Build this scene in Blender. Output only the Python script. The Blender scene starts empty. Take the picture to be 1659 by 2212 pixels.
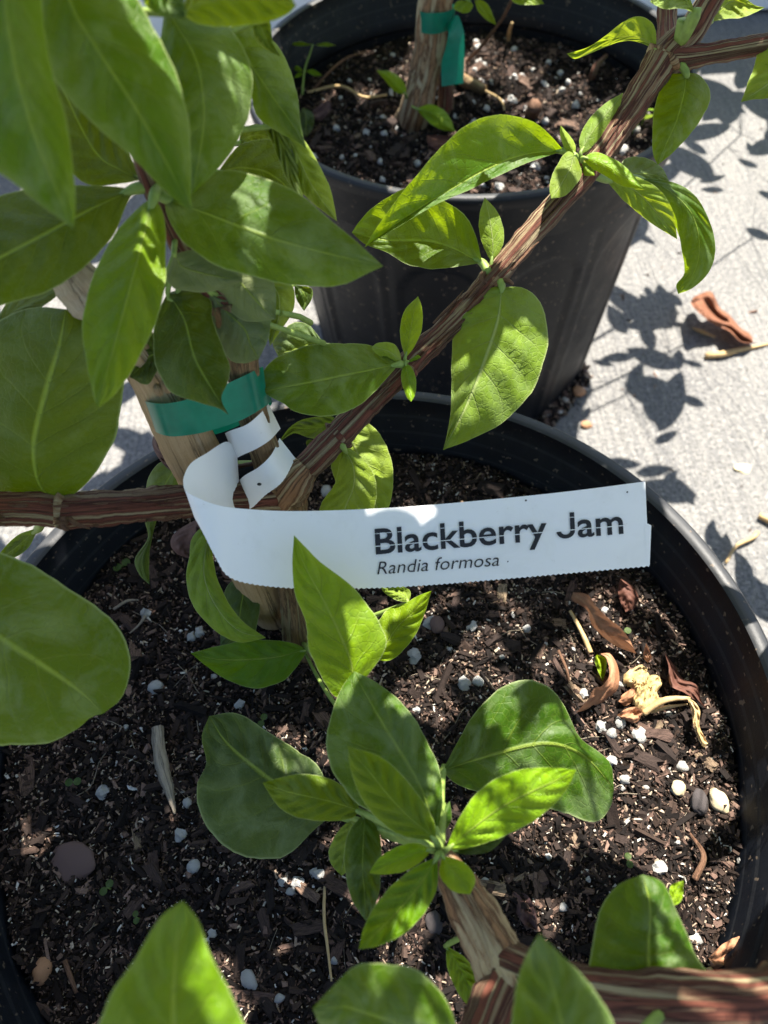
import bpy, bmesh, math, random
import numpy as np
from mathutils import Vector, Matrix, noise

R_ = math.radians
sc = bpy.context.scene
col = sc.collection

# ------------------------------------------------------------------ camera
# metres, ground at z = 0.  Pixels below are photo coordinates on a 1659 x 2212 grid.
ZG = 0.25                       # height of the front pot's rim above the paving
F_PX, PITCH, ROLL = 1659.0, R_(56.332), R_(-3.8616)
CAM = np.array([0.0, 0.0, 0.2623 + ZG])
cr, sr, cp, sp = math.cos(ROLL), math.sin(ROLL), math.cos(PITCH), math.sin(PITCH)
cam_d = bpy.data.cameras.new('camera')
cam = bpy.data.objects.new('camera', cam_d); col.objects.link(cam)
cam_d.sensor_fit = 'HORIZONTAL'; cam_d.sensor_width = 26.0; cam_d.lens = 26.0
cam_d.clip_start = 0.01; cam_d.clip_end = 200
cam_d.dof.use_dof = True; cam_d.dof.focus_distance = 0.262; cam_d.dof.aperture_fstop = 14.0
fwd = Vector((0, cp, -sp)); up0 = Vector((0, sp, cp)); rt0 = Vector((1, 0, 0))
rt = rt0 * cr + up0 * sr; up = up0 * cr - rt0 * sr
cam.matrix_world = Matrix(((rt.x, up.x, -fwd.x, CAM[0]), (rt.y, up.y, -fwd.y, CAM[1]),
                           (rt.z, up.z, -fwd.z, CAM[2]), (0, 0, 0, 1)))
sc.camera = cam

# ------------------------------------------------------------------ light
SUN_EL, SUN_AZ = R_(65), R_(30)          # azimuth from +Y towards +X : sun stands behind the pots, to the right
TO_SUN = Vector((math.cos(SUN_EL) * math.sin(SUN_AZ), math.cos(SUN_EL) * math.cos(SUN_AZ), math.sin(SUN_EL)))
world = bpy.data.worlds.new('World'); sc.world = world; world.use_nodes = True
wn = world.node_tree.nodes; wl = world.node_tree.links
sky = wn.new('ShaderNodeTexSky'); sky.sky_type = 'NISHITA'; sky.sun_disc = False
sky.sun_elevation = SUN_EL; sky.sun_rotation = SUN_AZ
wn['Background'].inputs['Strength'].default_value = 0.066
wl.new(sky.outputs[0], wn['Background'].inputs['Color'])
sun_d = bpy.data.lights.new('sun', 'SUN'); sun_d.energy = 5.0; sun_d.angle = R_(0.53); sun_d.color = (1.0, 0.94, 0.84)
sun = bpy.data.objects.new('sun', sun_d); col.objects.link(sun)
sun.rotation_euler = TO_SUN.to_track_quat('Z', 'Y').to_euler(); sun.location = (0.5, 1.5, 3)
sc.view_settings.view_transform = 'Standard'; sc.view_settings.look = 'None'
sc.view_settings.gamma = 1.0; sc.view_settings.use_curve_mapping = False
sc.view_settings.exposure = 1.92
sc.render.engine = 'CYCLES'
sc.cycles.max_bounces = 10; sc.cycles.transmission_bounces = 8; sc.cycles.transparent_max_bounces = 8
sc.cycles.use_denoising = True

# ------------------------------------------------------------------ helpers
def ray(x, y):
    a = (x - 829.5) / F_PX; b = -(y - 1106.0) / F_PX
    a, b = cr * a - sr * b, sr * a + cr * b
    return np.array([a, cp + b * sp, -sp + b * cp])
def P(x, y, d): return CAM + ray(x, y) * d
def DZ(x, y, z): return (z - CAM[2]) / ray(x, y)[2]      # depth at which a pixel's ray meets height z
def PZ(x, y, z): return P(x, y, DZ(x, y, z))

def tag(o, label=None, cat=None, group=None, kind=None):
    if label: o['label'] = label
    if cat: o['category'] = cat
    if group: o['group'] = group
    if kind: o['kind'] = kind
    return o
def thing(name, loc, label, cat, group=None):
    o = bpy.data.objects.new(name, None); col.objects.link(o); o.location = loc
    o.empty_display_size = 0.02
    return tag(o, label, cat, group)
def root_of(o):
    while o.parent: o = o.parent
    return o
def build(name, verts, faces, m, parent=None, uv=None, cols=None, smooth=True, origin=None):
    """one mesh object; verts are world coordinates (numpy n x 3)"""
    v = np.asarray(verts, dtype=float)
    off = np.zeros(3)
    if parent is not None: off = np.array(root_of(parent).location)
    elif origin is not None: off = np.array(origin)
    me = bpy.data.meshes.new(name)
    me.from_pydata((v - off).tolist(), [], faces if isinstance(faces, list) else faces.tolist())
    if uv is not None:
        l = me.uv_layers.new(name='UVMap')
        idx = np.zeros(len(me.loops), dtype=np.int32); me.loops.foreach_get('vertex_index', idx)
        l.data.foreach_set('uv', np.asarray(uv, dtype=np.float32)[idx].ravel())
    if cols is not None:
        a = me.color_attributes.new('col', 'FLOAT_COLOR', 'POINT')
        c4 = np.ones((len(v), 4), dtype=np.float32); c4[:, :3] = cols
        a.data.foreach_set('color', c4.ravel())
    if smooth: me.polygons.foreach_set('use_smooth', [True] * len(me.polygons))
    me.materials.append(m); me.update()
    o = bpy.data.objects.new(name, me); col.objects.link(o)
    if parent is not None: o.parent = parent
    elif origin is not None: o.location = origin
    return o
def spline(pts, n):
    """centripetal-ish Catmull-Rom resampled to n points by arc length"""
    p = np.asarray(pts, dtype=float)
    if len(p) == 2: return p[0] + (p[1] - p[0]) * np.linspace(0, 1, n)[:, None]
    q = np.vstack([2 * p[0] - p[1], p, 2 * p[-1] - p[-2]])
    out = []
    for i in range(1, len(q) - 2):
        t = np.linspace(0, 1, 16, endpoint=False)[:, None]
        a, b, c, d = q[i - 1], q[i], q[i + 1], q[i + 2]
        out.append(0.5 * ((2 * b) + (c - a) * t + (2 * a - 5 * b + 4 * c - d) * t ** 2 + (3 * b - a - 3 * c + d) * t ** 3))
    out = np.vstack(out + [p[-1:]])
    k = min(2, p.shape[1])
    s = np.concatenate([[0], np.cumsum(np.linalg.norm(np.diff(out[:, :k], axis=0), axis=1))])
    u = np.linspace(0, s[-1], n)
    return np.stack([np.interp(u, s, out[:, j]) for j in range(out.shape[1])], 1)
def grid_faces(nu, nv, off=0, wrap=False):
    f = []
    for i in range(nu - 1):
        for j in range(nv if wrap else nv - 1):
            a = off + i * nv + j; b = off + i * nv + (j + 1) % nv
            f.append((a, b, b + nv, a + nv))
    return f
def tube_data(pts, rad, n=40, k=12, lump=0.0, seed=0.0, capped=True):
    """world-space tube: verts, faces, uv (u = metres along, v = 0..1 round)"""
    pr = np.hstack([np.asarray(pts, float), np.asarray(rad, float)[:, None] if np.ndim(rad) else np.full((len(pts), 1), rad)])
    p = np.asarray(pr)
    q = np.vstack([2 * p[0] - p[1], p, 2 * p[-1] - p[-2]]); out = []
    for i in range(1, len(q) - 2):
        t = np.linspace(0, 1, 16, endpoint=False)[:, None]; a, b, c, d = q[i - 1], q[i], q[i + 1], q[i + 2]
        out.append(0.5 * ((2 * b) + (c - a) * t + (2 * a - 5 * b + 4 * c - d) * t ** 2 + (3 * b - a - 3 * c + d) * t ** 3))
    out = np.vstack(out + [p[-1:]])
    s = np.concatenate([[0], np.cumsum(np.linalg.norm(np.diff(out[:, :3], axis=0), axis=1))])
    u = np.linspace(0, s[-1], n); c = np.stack([np.interp(u, s, out[:, j]) for j in range(4)], 1)
    tan = np.gradient(c[:, :3], axis=0); tan /= np.linalg.norm(tan, axis=1)[:, None] + 1e-12
    ref = np.array([0.31, -0.2, 0.93]); V = []; UV = []
    nrm = np.cross(tan[0], ref); nrm /= np.linalg.norm(nrm)
    for i in range(n):
        nrm = nrm - tan[i] * np.dot(nrm, tan[i]); nrm /= np.linalg.norm(nrm); bi = np.cross(tan[i], nrm)
        for j in range(k):
            a = 2 * math.pi * j / k; r = max(c[i, 3], 1e-5)
            dirv = math.cos(a) * nrm + math.sin(a) * bi
            if lump:
                w = c[i, :3] + dirv * r
                r *= 1 + lump * noise.noise(Vector(w * 190 + seed)) + 0.6 * lump * noise.noise(Vector((w[0] * 700, w[1] * 700, w[2] * 700 + seed)))
            V.append(c[i, :3] + dirv * r); UV.append((u[i], j / k))
    Fc = grid_faces(n, k, 0, True)
    if capped:
        V.append(c[0, :3]); V.append(c[-1, :3]); UV += [(0, 0), (u[-1], 0)]
        for j in range(k):
            Fc.append((n * k, (j + 1) % k, j)); Fc.append((n * k + 1, (n - 1) * k + j, (n - 1) * k + (j + 1) % k))
    return np.array(V), Fc, np.array(UV)
def tube(name, pts, rad, m, parent=None, n=40, k=12, lump=0.0, seed=0.0, origin=None):
    v, f, uv = tube_data(pts, rad, n, k, lump, seed)
    return build(name, v, f, m, parent, uv, origin=origin)
def px3(pts): return np.array([P(*p) for p in pts])

# ------------------------------------------------------------------ materials
class NT:
    def __init__(s, name):
        s.m = bpy.data.materials.new(name); s.m.use_nodes = True
        s.n = s.m.node_tree.nodes; s.l = s.m.node_tree.links
        s.b = s.n['Principled BSDF']; s.out = s.n['Material Output']
    def new(s, t, **k):
        o = s.n.new(t)
        for a, b in k.items(): setattr(o, a, b)
        return o
    def put(s, sock, v):
        if hasattr(v, 'is_linked') or hasattr(v, 'links'): s.l.new(v, sock)
        else: sock.default_value = v
    def math(s, op, a, b=0.0, c=None, clamp=False):
        o = s.new('ShaderNodeMath', operation=op, use_clamp=clamp); s.put(o.inputs[0], a); s.put(o.inputs[1], b)
        if c is not None: s.put(o.inputs[2], c)
        return o.outputs[0]
    def noise(s, vec, scale, detail=4, rough=0.55, dist=0.0):
        o = s.new('ShaderNodeTexNoise'); o.inputs['Scale'].default_value = scale; o.inputs['Detail'].default_value = detail
        o.inputs['Roughness'].default_value = rough; o.inputs['Distortion'].default_value = dist
        if vec is not None: s.l.new(vec, o.inputs['Vector'])
        return o.outputs['Fac']
    def map(s, vec, scale=(1, 1, 1)):
        o = s.new('ShaderNodeMapping'); o.inputs['Scale'].default_value = scale; s.l.new(vec, o.inputs['Vector']); return o.outputs[0]
    def ramp(s, fac, stops):
        o = s.new('ShaderNodeValToRGB'); s.l.new(fac, o.inputs[0]); e = o.color_ramp.elements
        while len(e) < len(stops): e.new(0.5)
        for x, (p, c) in zip(e, stops): x.position = p; x.color = (*c, 1) if len(c) == 3 else c
        return o.outputs['Color']
    def rampf(s, fac, a, b, lo=0.0, hi=1.0):
        o = s.new('ShaderNodeMapRange', clamp=True); s.put(o.inputs[0], fac)
        for i, v in enumerate((a, b, lo, hi)): o.inputs[i + 1].default_value = v
        return o.outputs[0]
    def mix(s, fac, a, b, mode='MIX'):
        o = s.new('ShaderNodeMix', data_type='RGBA', blend_type=mode); s.put(o.inputs[0], fac)
        s.put(o.inputs[6], a if not isinstance(a, tuple) else (*a, 1)[:4]); s.put(o.inputs[7], b if not isinstance(b, tuple) else (*b, 1)[:4])
        return o.outputs[2]
    def bump(s, h, strength=0.3, dist=0.001, nrm=None):
        o = s.new('ShaderNodeBump'); o.inputs['Strength'].default_value = strength; o.inputs['Distance'].default_value = dist
        s.l.new(h, o.inputs['Height'])
        if nrm is not None: s.l.new(nrm, o.inputs['Normal'])
        return o.outputs[0]
    def obj(s): return s.new('ShaderNodeTexCoord').outputs['Object']
    def set(s, **k):
        for a, v in k.items(): s.put(s.b.inputs[a.replace('_', ' ')], (*v, 1) if isinstance(v, tuple) and len(v) == 3 else v)
        return s

def mat_leaf(name, dark, light, trans, tw=0.42, bloom_sheen=0.25, rough=0.42, vein=(0.26, 0.34, 0.05)):
    t = NT(name)
    uvn = t.new('ShaderNodeUVMap'); sx = t.new('ShaderNodeSeparateXYZ'); t.l.new(uvn.outputs[0], sx.inputs[0])
    u, v = sx.outputs[0], sx.outputs[1]
    a = t.math('ABSOLUTE', t.math('MULTIPLY_ADD', v, 2.0, -1.0))
    o = t.obj(); info = t.new('ShaderNodeObjectInfo')
    nz = t.noise(o, 260, 5, 0.6); big = t.noise(o, 60, 2); fine = t.noise(o, 2200, 2, 0.7)
    wob = t.math('MULTIPLY', t.math('SUBTRACT', big, 0.5), 0.5)
    s = t.math('ADD', t.math('SUBTRACT', t.math('MULTIPLY', u, 6.3), t.math('MULTIPLY', a, 1.6)), wob)
    fr = t.math('ABSOLUTE', t.math('SUBTRACT', t.math('FRACT', s), 0.5))
    sec = t.math('MULTIPLY', t.rampf(fr, 0.455, 0.5), t.rampf(a, 1.0, 0.35))
    vo = t.new('ShaderNodeTexVoronoi', feature='DISTANCE_TO_EDGE'); vo.inputs['Scale'].default_value = 420; t.l.new(o, vo.inputs['Vector'])
    net = t.rampf(vo.outputs['Distance'], 0.09, 0.0)
    mid = t.rampf(a, 0.05, 0.016)
    edge = t.rampf(a, 0.965, 0.995)
    c = t.mix(t.rampf(nz, 0.3, 0.7), dark, light)
    hs = t.new('ShaderNodeHueSaturation'); t.l.new(c, hs.inputs['Color'])
    t.l.new(t.rampf(info.outputs['Random'], 0, 1, 0.482, 0.512), hs.inputs['Hue']); t.l.new(t.rampf(t.math('FRACT', t.math('MULTIPLY', info.outputs['Random'], 7.31)), 0, 1, 0.82, 1.18), hs.inputs['Value'])
    c = hs.outputs[0]
    c = t.mix(t.math('MULTIPLY', sec, 0.42), c, tuple(x * 0.7 for x in vein))
    c = t.mix(t.math('MULTIPLY', net, 0.10), c, vein)
    c = t.mix(t.math('MULTIPLY', mid, 0.75), c, vein)
    c = t.mix(t.math('MULTIPLY', edge, 0.55), c, (0.42, 0.46, 0.22))
    pat = t.math('MULTIPLY', t.rampf(t.noise(o, 75, 5, 0.68, 0.8), 0.46, 0.72), bloom_sheen)
    c = t.mix(pat, c, (0.20, 0.26, 0.13))  # pale patches: fuzzy bloom plus sky sheen painted into the leaf colour
    spots = t.rampf(t.noise(t.map(o, (1, 1, 1)), 520, 1), 0.80, 0.83)
    c = t.mix(t.math('MULTIPLY', spots, 0.5), c, (0.10, 0.06, 0.02))
    t.set(Base_Color=c, Roughness=t.rampf(nz, 0.2, 0.8, rough - 0.06, rough + 0.14), Specular_IOR_Level=0.21, Sheen_Weight=0.03, Sheen_Roughness=0.4)
    h = t.math('ADD', t.math('ADD', t.math('MULTIPLY', sec, -0.5), t.math('MULTIPLY', net, -0.22)), t.math('ADD', t.math('MULTIPLY', mid, -1.0), t.math('ADD', t.math('MULTIPLY', fine, 0.22), t.math('MULTIPLY', nz, 0.5))))
    nb = t.bump(h, 0.75, 0.0005); t.l.new(nb, t.b.inputs['Normal'])
    tr = t.new('ShaderNodeBsdfTranslucent')
    tc = t.mix(t.rampf(nz, 0.25, 0.75), trans, tuple(x * 0.72 for x in trans))
    tc = t.mix(t.math('MULTIPLY', t.math('MAXIMUM', sec, t.math('MULTIPLY', net, 0.5)), 0.35), tc, (0.16, 0.26, 0.02))
    t.l.new(tc, tr.inputs['Color']); t.l.new(nb, tr.inputs['Normal'])
    mx = t.new('ShaderNodeMixShader'); mx.inputs[0].default_value = tw
    t.l.new(t.b.outputs[0], mx.inputs[1]); t.l.new(tr.outputs[0], mx.inputs[2]); t.l.new(mx.outputs[0], t.out.inputs['Surface'])
    return t.m
M = {}
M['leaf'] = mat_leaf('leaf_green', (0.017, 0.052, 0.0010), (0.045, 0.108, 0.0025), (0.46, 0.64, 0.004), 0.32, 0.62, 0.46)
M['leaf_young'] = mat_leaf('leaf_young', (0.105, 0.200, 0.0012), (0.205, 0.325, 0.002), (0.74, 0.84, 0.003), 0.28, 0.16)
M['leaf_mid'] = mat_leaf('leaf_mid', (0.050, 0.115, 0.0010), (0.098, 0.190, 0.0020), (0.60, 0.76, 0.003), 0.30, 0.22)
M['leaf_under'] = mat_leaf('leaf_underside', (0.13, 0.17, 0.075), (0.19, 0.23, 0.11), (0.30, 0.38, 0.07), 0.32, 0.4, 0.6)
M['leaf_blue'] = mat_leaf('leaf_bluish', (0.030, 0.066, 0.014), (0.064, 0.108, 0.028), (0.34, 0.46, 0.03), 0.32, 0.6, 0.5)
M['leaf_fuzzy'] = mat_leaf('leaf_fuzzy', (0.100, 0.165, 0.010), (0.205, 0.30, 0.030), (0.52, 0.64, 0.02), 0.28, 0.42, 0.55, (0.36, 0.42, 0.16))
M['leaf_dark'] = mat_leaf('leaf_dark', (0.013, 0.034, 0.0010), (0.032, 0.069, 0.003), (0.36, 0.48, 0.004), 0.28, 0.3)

def mat_dead(name, a, b, tw=0.15):
    t = NT(name); o = t.obj(); n1 = t.noise(o, 220, 5, 0.65); n2 = t.noise(o, 1500, 3)
    c = t.mix(t.rampf(n1, 0.3, 0.7), a, b); c = t.mix(t.rampf(n2, 0.62, 0.75, 0, 0.55), c, tuple(x * 0.35 for x in a))
    t.set(Base_Color=c, Roughness=0.7, Specular_IOR_Level=0.25); nb = t.bump(n1, 0.6, 0.0008); t.l.new(nb, t.b.inputs['Normal'])
    tr = t.new('ShaderNodeBsdfTranslucent'); t.l.new(c, tr.inputs['Color']); mx = t.new('ShaderNodeMixShader'); mx.inputs[0].default_value = tw
    t.l.new(t.b.outputs[0], mx.inputs[1]); t.l.new(tr.outputs[0], mx.inputs[2]); t.l.new(mx.outputs[0], t.out.inputs['Surface'])
    return t.m
M['dead'] = mat_dead('dead_leaf_tan', (0.30, 0.135, 0.07), (0.44, 0.23, 0.13))
M['dead_red'] = mat_dead('dead_leaf_red', (0.085, 0.034, 0.024), (0.16, 0.072, 0.05))
M['dead_dark'] = mat_dead('dead_leaf_dark', (0.15, 0.058, 0.030), (0.26, 0.115, 0.065))
M['dead_purple'] = mat_dead('dead_leaf_purple', (0.07, 0.035, 0.032), (0.13, 0.075, 0.068))
M['straw'] = mat_dead('straw', (0.42, 0.28, 0.12), (0.58, 0.42, 0.22))
M['yellow_scrap'] = mat_dead('yellow_scrap', (0.40, 0.28, 0.115), (0.56, 0.43, 0.21), 0.1)

def mat_bark(name, base, ridge, pale, amt=0.5, stretch=26, around=9):
    t = NT(name); uvn = t.new('ShaderNodeUVMap'); info = t.new('ShaderNodeObjectInfo')
    ad = t.new('ShaderNodeVectorMath', operation='ADD'); t.l.new(uvn.outputs[0], ad.inputs[0])
    cmb = t.new('ShaderNodeCombineXYZ'); t.l.new(info.outputs['Random'], cmb.inputs[2]); t.l.new(cmb.outputs[0], ad.inputs[1])
    sxyz = t.new('ShaderNodeSeparateXYZ'); t.l.new(ad.outputs[0], sxyz.inputs[0])
    # wrap the round-coordinate so that the pattern closes
    an = t.math('MULTIPLY', sxyz.outputs[1], 2 * math.pi); q = t.new('ShaderNodeCombineXYZ')
    t.l.new(t.math('MULTIPLY', sxyz.outputs[0], stretch), q.inputs[0]); t.l.new(t.math('MULTIPLY', t.math('COSINE', an), around / 6.0), q.inputs[1])
    t.l.new(t.math('ADD', t.math('MULTIPLY', t.math('SINE', an), around / 6.0), t.math('MULTIPLY', info.outputs['Random'], 19)), q.inputs[2])
    st = t.noise(q.outputs[0], 1.3, 5, 0.62, 0.6); fi = t.noise(q.outputs[0], 6, 5, 0.65); ob = t.noise(t.obj(), 900, 4, 0.7)
    c = t.mix(t.rampf(fi, 0.3, 0.7), base, ridge)
    peel = t.rampf(st, amt, amt + 0.10, 0, 0.85); c = t.mix(peel, c, t.mix(t.rampf(fi, 0.35, 0.7), pale, tuple(x * 0.62 for x in pale)))
    lip = t.math('MULTIPLY', t.rampf(st, amt - 0.06, amt), t.rampf(st, amt + 0.03, amt)); c = t.mix(t.math('MULTIPLY', lip, 0.85), c, tuple(x * 0.25 for x in base))
    c = t.mix(t.rampf(ob, 0.55, 0.8, 0, 0.5), c, tuple(x * 0.4 for x in ridge))
    t.set(Base_Color=c, Roughness=0.72, Specular_IOR_Level=0.3)
    h = t.math('ADD', t.math('MULTIPLY', peel, -0.8), t.math('ADD', t.math('MULTIPLY', fi, 0.7), t.math('MULTIPLY', ob, 0.4)))
    t.l.new(t.bump(h, 0.9, 0.0009), t.b.inputs['Normal'])
    return t.m
M['bark_red'] = mat_bark('bark_red', (0.088, 0.024, 0.013), (0.22, 0.072, 0.044), (0.40, 0.33, 0.19), 0.485, 13, 13)
M['bark_tan'] = mat_bark('bark_tan', (0.17, 0.078, 0.035), (0.36, 0.20, 0.10), (0.50, 0.40, 0.24), 0.475, 30, 9)
M['bark_lower'] = mat_bark('bark_lower', (0.16, 0.09, 0.04), (0.27, 0.17, 0.08), (0.34, 0.28, 0.14), 0.52, 16, 10)
M['stake'] = mat_bark('stake_wood', (0.36, 0.23, 0.11), (0.50, 0.35, 0.19), (0.52, 0.42, 0.28), 0.62, 10, 10)
M['grey_wood'] = mat_bark('grey_wood', (0.30, 0.24, 0.17), (0.44, 0.37, 0.28), (0.55, 0.48, 0.38), 0.6, 30, 10)
M['twig'] = mat_bark('twig', (0.12, 0.055, 0.03), (0.22, 0.12, 0.07), (0.34, 0.24, 0.13), 0.6, 60, 6)
def mat_plain(name, c, rough=0.6, spec=0.4, nsc=400, var=0.25, bump=0.2, trans=None, tw=0.3):
    t = NT(name); o = t.obj(); n = t.noise(o, nsc, 4, 0.6)
    cc = t.mix(t.rampf(n, 0.25, 0.75), tuple(x * (1 - var) for x in c), tuple(min(1, x * (1 + var)) for x in c))
    t.set(Base_Color=cc, Roughness=rough, Specular_IOR_Level=spec); t.l.new(t.bump(n, bump, 0.0005), t.b.inputs['Normal'])
    if trans:
        tr = t.new('ShaderNodeBsdfTranslucent'); tr.inputs[0].default_value = (*trans, 1); mx = t.new('ShaderNodeMixShader'); mx.inputs[0].default_value = tw
        t.l.new(t.b.outputs[0], mx.inputs[1]); t.l.new(tr.outputs[0], mx.inputs[2]); t.l.new(mx.outputs[0], t.out.inputs['Surface'])
    return t.m
M['petiole'] = mat_plain('petiole', (0.20, 0.28, 0.06), 0.55)
M['perlite'] = mat_plain('perlite', (0.50, 0.49, 0.465), 0.9, 0.15, 500, 0.32, 1.0)
M['stone_dark'] = mat_plain('stone_dark', (0.07, 0.06, 0.06), 0.7, 0.3, 500, 0.35, 0.7)
M['stone_brown'] = mat_plain('stone_brown', (0.12, 0.075, 0.065), 0.7, 0.3, 300, 0.2, 0.4)
M['stone_orange'] = mat_plain('stone_orange', (0.36, 0.19, 0.10), 0.7, 0.3, 500, 0.3, 0.5)
M['stone_yellow'] = mat_plain('stone_yellow', (0.60, 0.50, 0.32), 0.8, 0.3, 500, 0.2, 0.6)
M['tape'] = mat_plain('tape', (0.006, 0.20, 0.125), 0.32, 0.5, 260, 0.22, 0.25, (0.0, 0.36, 0.2), 0.3)
M['tag'] = mat_plain('tag_plastic', (0.90, 0.90, 0.895), 0.42, 0.4, 300, 0.02, 0.1, (0.80, 0.80, 0.78), 0.12)
def tag_mat():
    t = NT('tag_plastic'); o = t.obj(); n1 = t.noise(o, 55, 5, 0.7, 0.6); n2 = t.noise(o, 600, 4, 0.7); n3 = t.noise(o, 25, 3)
    c = t.mix(t.rampf(n1, 0.52, 0.74, 0, 0.35), (0.91, 0.91, 0.905), (0.72, 0.71, 0.67)); c = t.mix(t.rampf(n2, 0.66, 0.74, 0, 0.4), c, (0.55, 0.52, 0.47))
    t.set(Base_Color=c, Roughness=t.rampf(n1, 0.3, 0.7, 0.34, 0.55), Specular_IOR_Level=0.4); t.l.new(t.bump(t.math('ADD', n3, t.math('MULTIPLY', n2, 0.05)), 0.25, 0.002), t.b.inputs['Normal'])
    tr = t.new('ShaderNodeBsdfTranslucent'); tr.inputs[0].default_value = (0.8, 0.8, 0.78, 1); mx = t.new('ShaderNodeMixShader'); mx.inputs[0].default_value = 0.12
    t.l.new(t.b.outputs[0], mx.inputs[1]); t.l.new(tr.outputs[0], mx.inputs[2]); t.l.new(mx.outputs[0], t.out.inputs['Surface']); return t.m
M['tag'] = tag_mat()
M['ink'] = mat_plain('ink', (0.012, 0.012, 0.014), 0.5, 0.4, 900, 0.3, 0.2)
M['white_wall'] = mat_plain('white_wall', (0.72, 0.73, 0.74), 0.6, 0.4, 60, 0.06, 0.2)
def mat_pot():
    t = NT('black_plastic'); o = t.obj(); n = t.noise(o, 55, 5, 0.6); f = t.noise(o, 900, 4, 0.7)
    s = t.noise(t.map(o, (160, 160, 9)), 1.0, 4, 0.6)
    c = t.mix(t.rampf(n, 0.35, 0.75), (0.0018, 0.0028, 0.0050), (0.0042, 0.0056, 0.0090))
    c = t.mix(t.rampf(f, 0.60, 0.75, 0, 0.4), c, (0.02, 0.019, 0.018)); c = t.mix(t.rampf(s, 0.52, 0.75, 0, 0.3), c, (0.016, 0.017, 0.018))
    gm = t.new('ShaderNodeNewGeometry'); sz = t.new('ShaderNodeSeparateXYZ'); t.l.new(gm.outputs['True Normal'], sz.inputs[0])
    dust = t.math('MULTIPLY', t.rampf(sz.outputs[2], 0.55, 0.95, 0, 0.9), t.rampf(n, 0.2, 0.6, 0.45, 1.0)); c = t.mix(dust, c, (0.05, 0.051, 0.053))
    dirt = t.rampf(t.noise(o, 300, 2, 0.5), 0.655, 0.70, 0, 0.6); c = t.mix(dirt, c, (0.14, 0.105, 0.075))
    t.set(Base_Color=c, Roughness=t.rampf(n, 0.3, 0.7, 0.40, 0.58), Specular_IOR_Level=0.24); t.l.new(t.bump(t.math('ADD', f, s), 0.25, 0.0004), t.b.inputs['Normal'])
    return t.m
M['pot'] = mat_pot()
def mat_concrete():
    t = NT('broomed_concrete'); o = t.obj()
    br = t.noise(t.map(o, (420, 14, 1)), 1.0, 4, 0.65); br2 = t.noise(t.map(o, (60, 420, 1)), 1.0, 3, 0.6)
    g = t.noise(o, 330, 3, 0.75); l = t.noise(o, 9, 4, 0.6); sp_ = t.noise(o, 240, 4, 0.8)
    c = t.mix(t.rampf(l, 0.3, 0.7), (0.176, 0.172, 0.166), (0.218, 0.212, 0.200))
    c = t.mix(t.rampf(br, 0.55, 0.40, 0, 0.7), c, (0.118, 0.118, 0.122)); c = t.mix(t.rampf(br2, 0.6, 0.78, 0, 0.35), c, (0.155, 0.151, 0.149))
    c = t.mix(t.rampf(g, 0.52, 0.60, 0, 0.9), c, (0.085, 0.083, 0.082)); c = t.mix(t.rampf(sp_, 0.53, 0.62, 0, 0.85), c, (0.32, 0.305, 0.28))
    t.set(Base_Color=c, Roughness=0.9, Specular_IOR_Level=0.2)
    h = t.math('ADD', t.math('MULTIPLY', br, 0.9), t.math('ADD', t.math('MULTIPLY', g, 0.7), t.math('MULTIPLY', br2, 0.5)))
    t.l.new(t.bump(h, 1.0, 0.0022), t.b.inputs['Normal']); return t.m
M['concrete'] = mat_concrete()
def mat_soil():
    t = NT('soil'); o = t.obj(); n = t.noise(o, 700, 5, 0.7); m2 = t.noise(o, 160, 3)
    c = t.mix(t.rampf(n, 0.40, 0.75), (0.008, 0.006, 0.005), (0.045, 0.030, 0.022))
    t.set(Base_Color=c, Roughness=0.95, Specular_IOR_Level=0.1); t.l.new(t.bump(t.math('ADD', n, m2), 1.0, 0.002), t.b.inputs['Normal']); return t.m
M['soil'] = mat_soil()
def mat_chip():
    t = NT('soil_bits'); a = t.new('ShaderNodeAttribute'); a.attribute_name = 'col'; n = t.noise(t.obj(), 1600, 3, 0.7)
    c = t.mix(1.0, a.outputs['Color'], t.ramp(n, [(0.3, (0.55, 0.55, 0.55)), (0.7, (1.1, 1.1, 1.1))]), 'MULTIPLY')
    t.set(Base_Color=c, Roughness=0.88, Specular_IOR_Level=0.15); t.l.new(t.bump(n, 0.6, 0.0004), t.b.inputs['Normal']); return t.m
M['bits'] = mat_chip()
def mat_bark_chip():
    t = NT('bark_chip'); info = t.new('ShaderNodeObjectInfo'); o = t.obj()
    n = t.noise(t.map(o, (1.2, 7, 7)), 1.1, 5, 0.75)
    c = t.ramp(info.outputs['Random'], [(0.0, (0.022, 0.016, 0.014)), (0.4, (0.055, 0.037, 0.031)), (0.7, (0.12, 0.075, 0.06)), (0.88, (0.20, 0.125, 0.09)), (1.0, (0.34, 0.25, 0.16))])
    c = t.mix(t.rampf(n, 0.40, 0.60, 0.85, 0.0), c, (0.010, 0.007, 0.006))
    t.set(Base_Color=c, Roughness=0.85, Specular_IOR_Level=0.2); t.l.new(t.bump(n, 0.8, 0.0006), t.b.inputs['Normal']); return t.m
M['bark_chip'] = mat_bark_chip()

# ------------------------------------------------------------------ setting
def plane(name, x0, x1, y0, y1, z, m):
    v = [(x0, y0, z), (x1, y0, z), (x1, y1, z), (x0, y1, z)]
    return tag(build(name, np.array(v), [(0, 1, 2, 3)], m, smooth=False), kind='structure')
plane('pavement', -40, 40, -40, 40, 0.0, M['concrete'])
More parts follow.
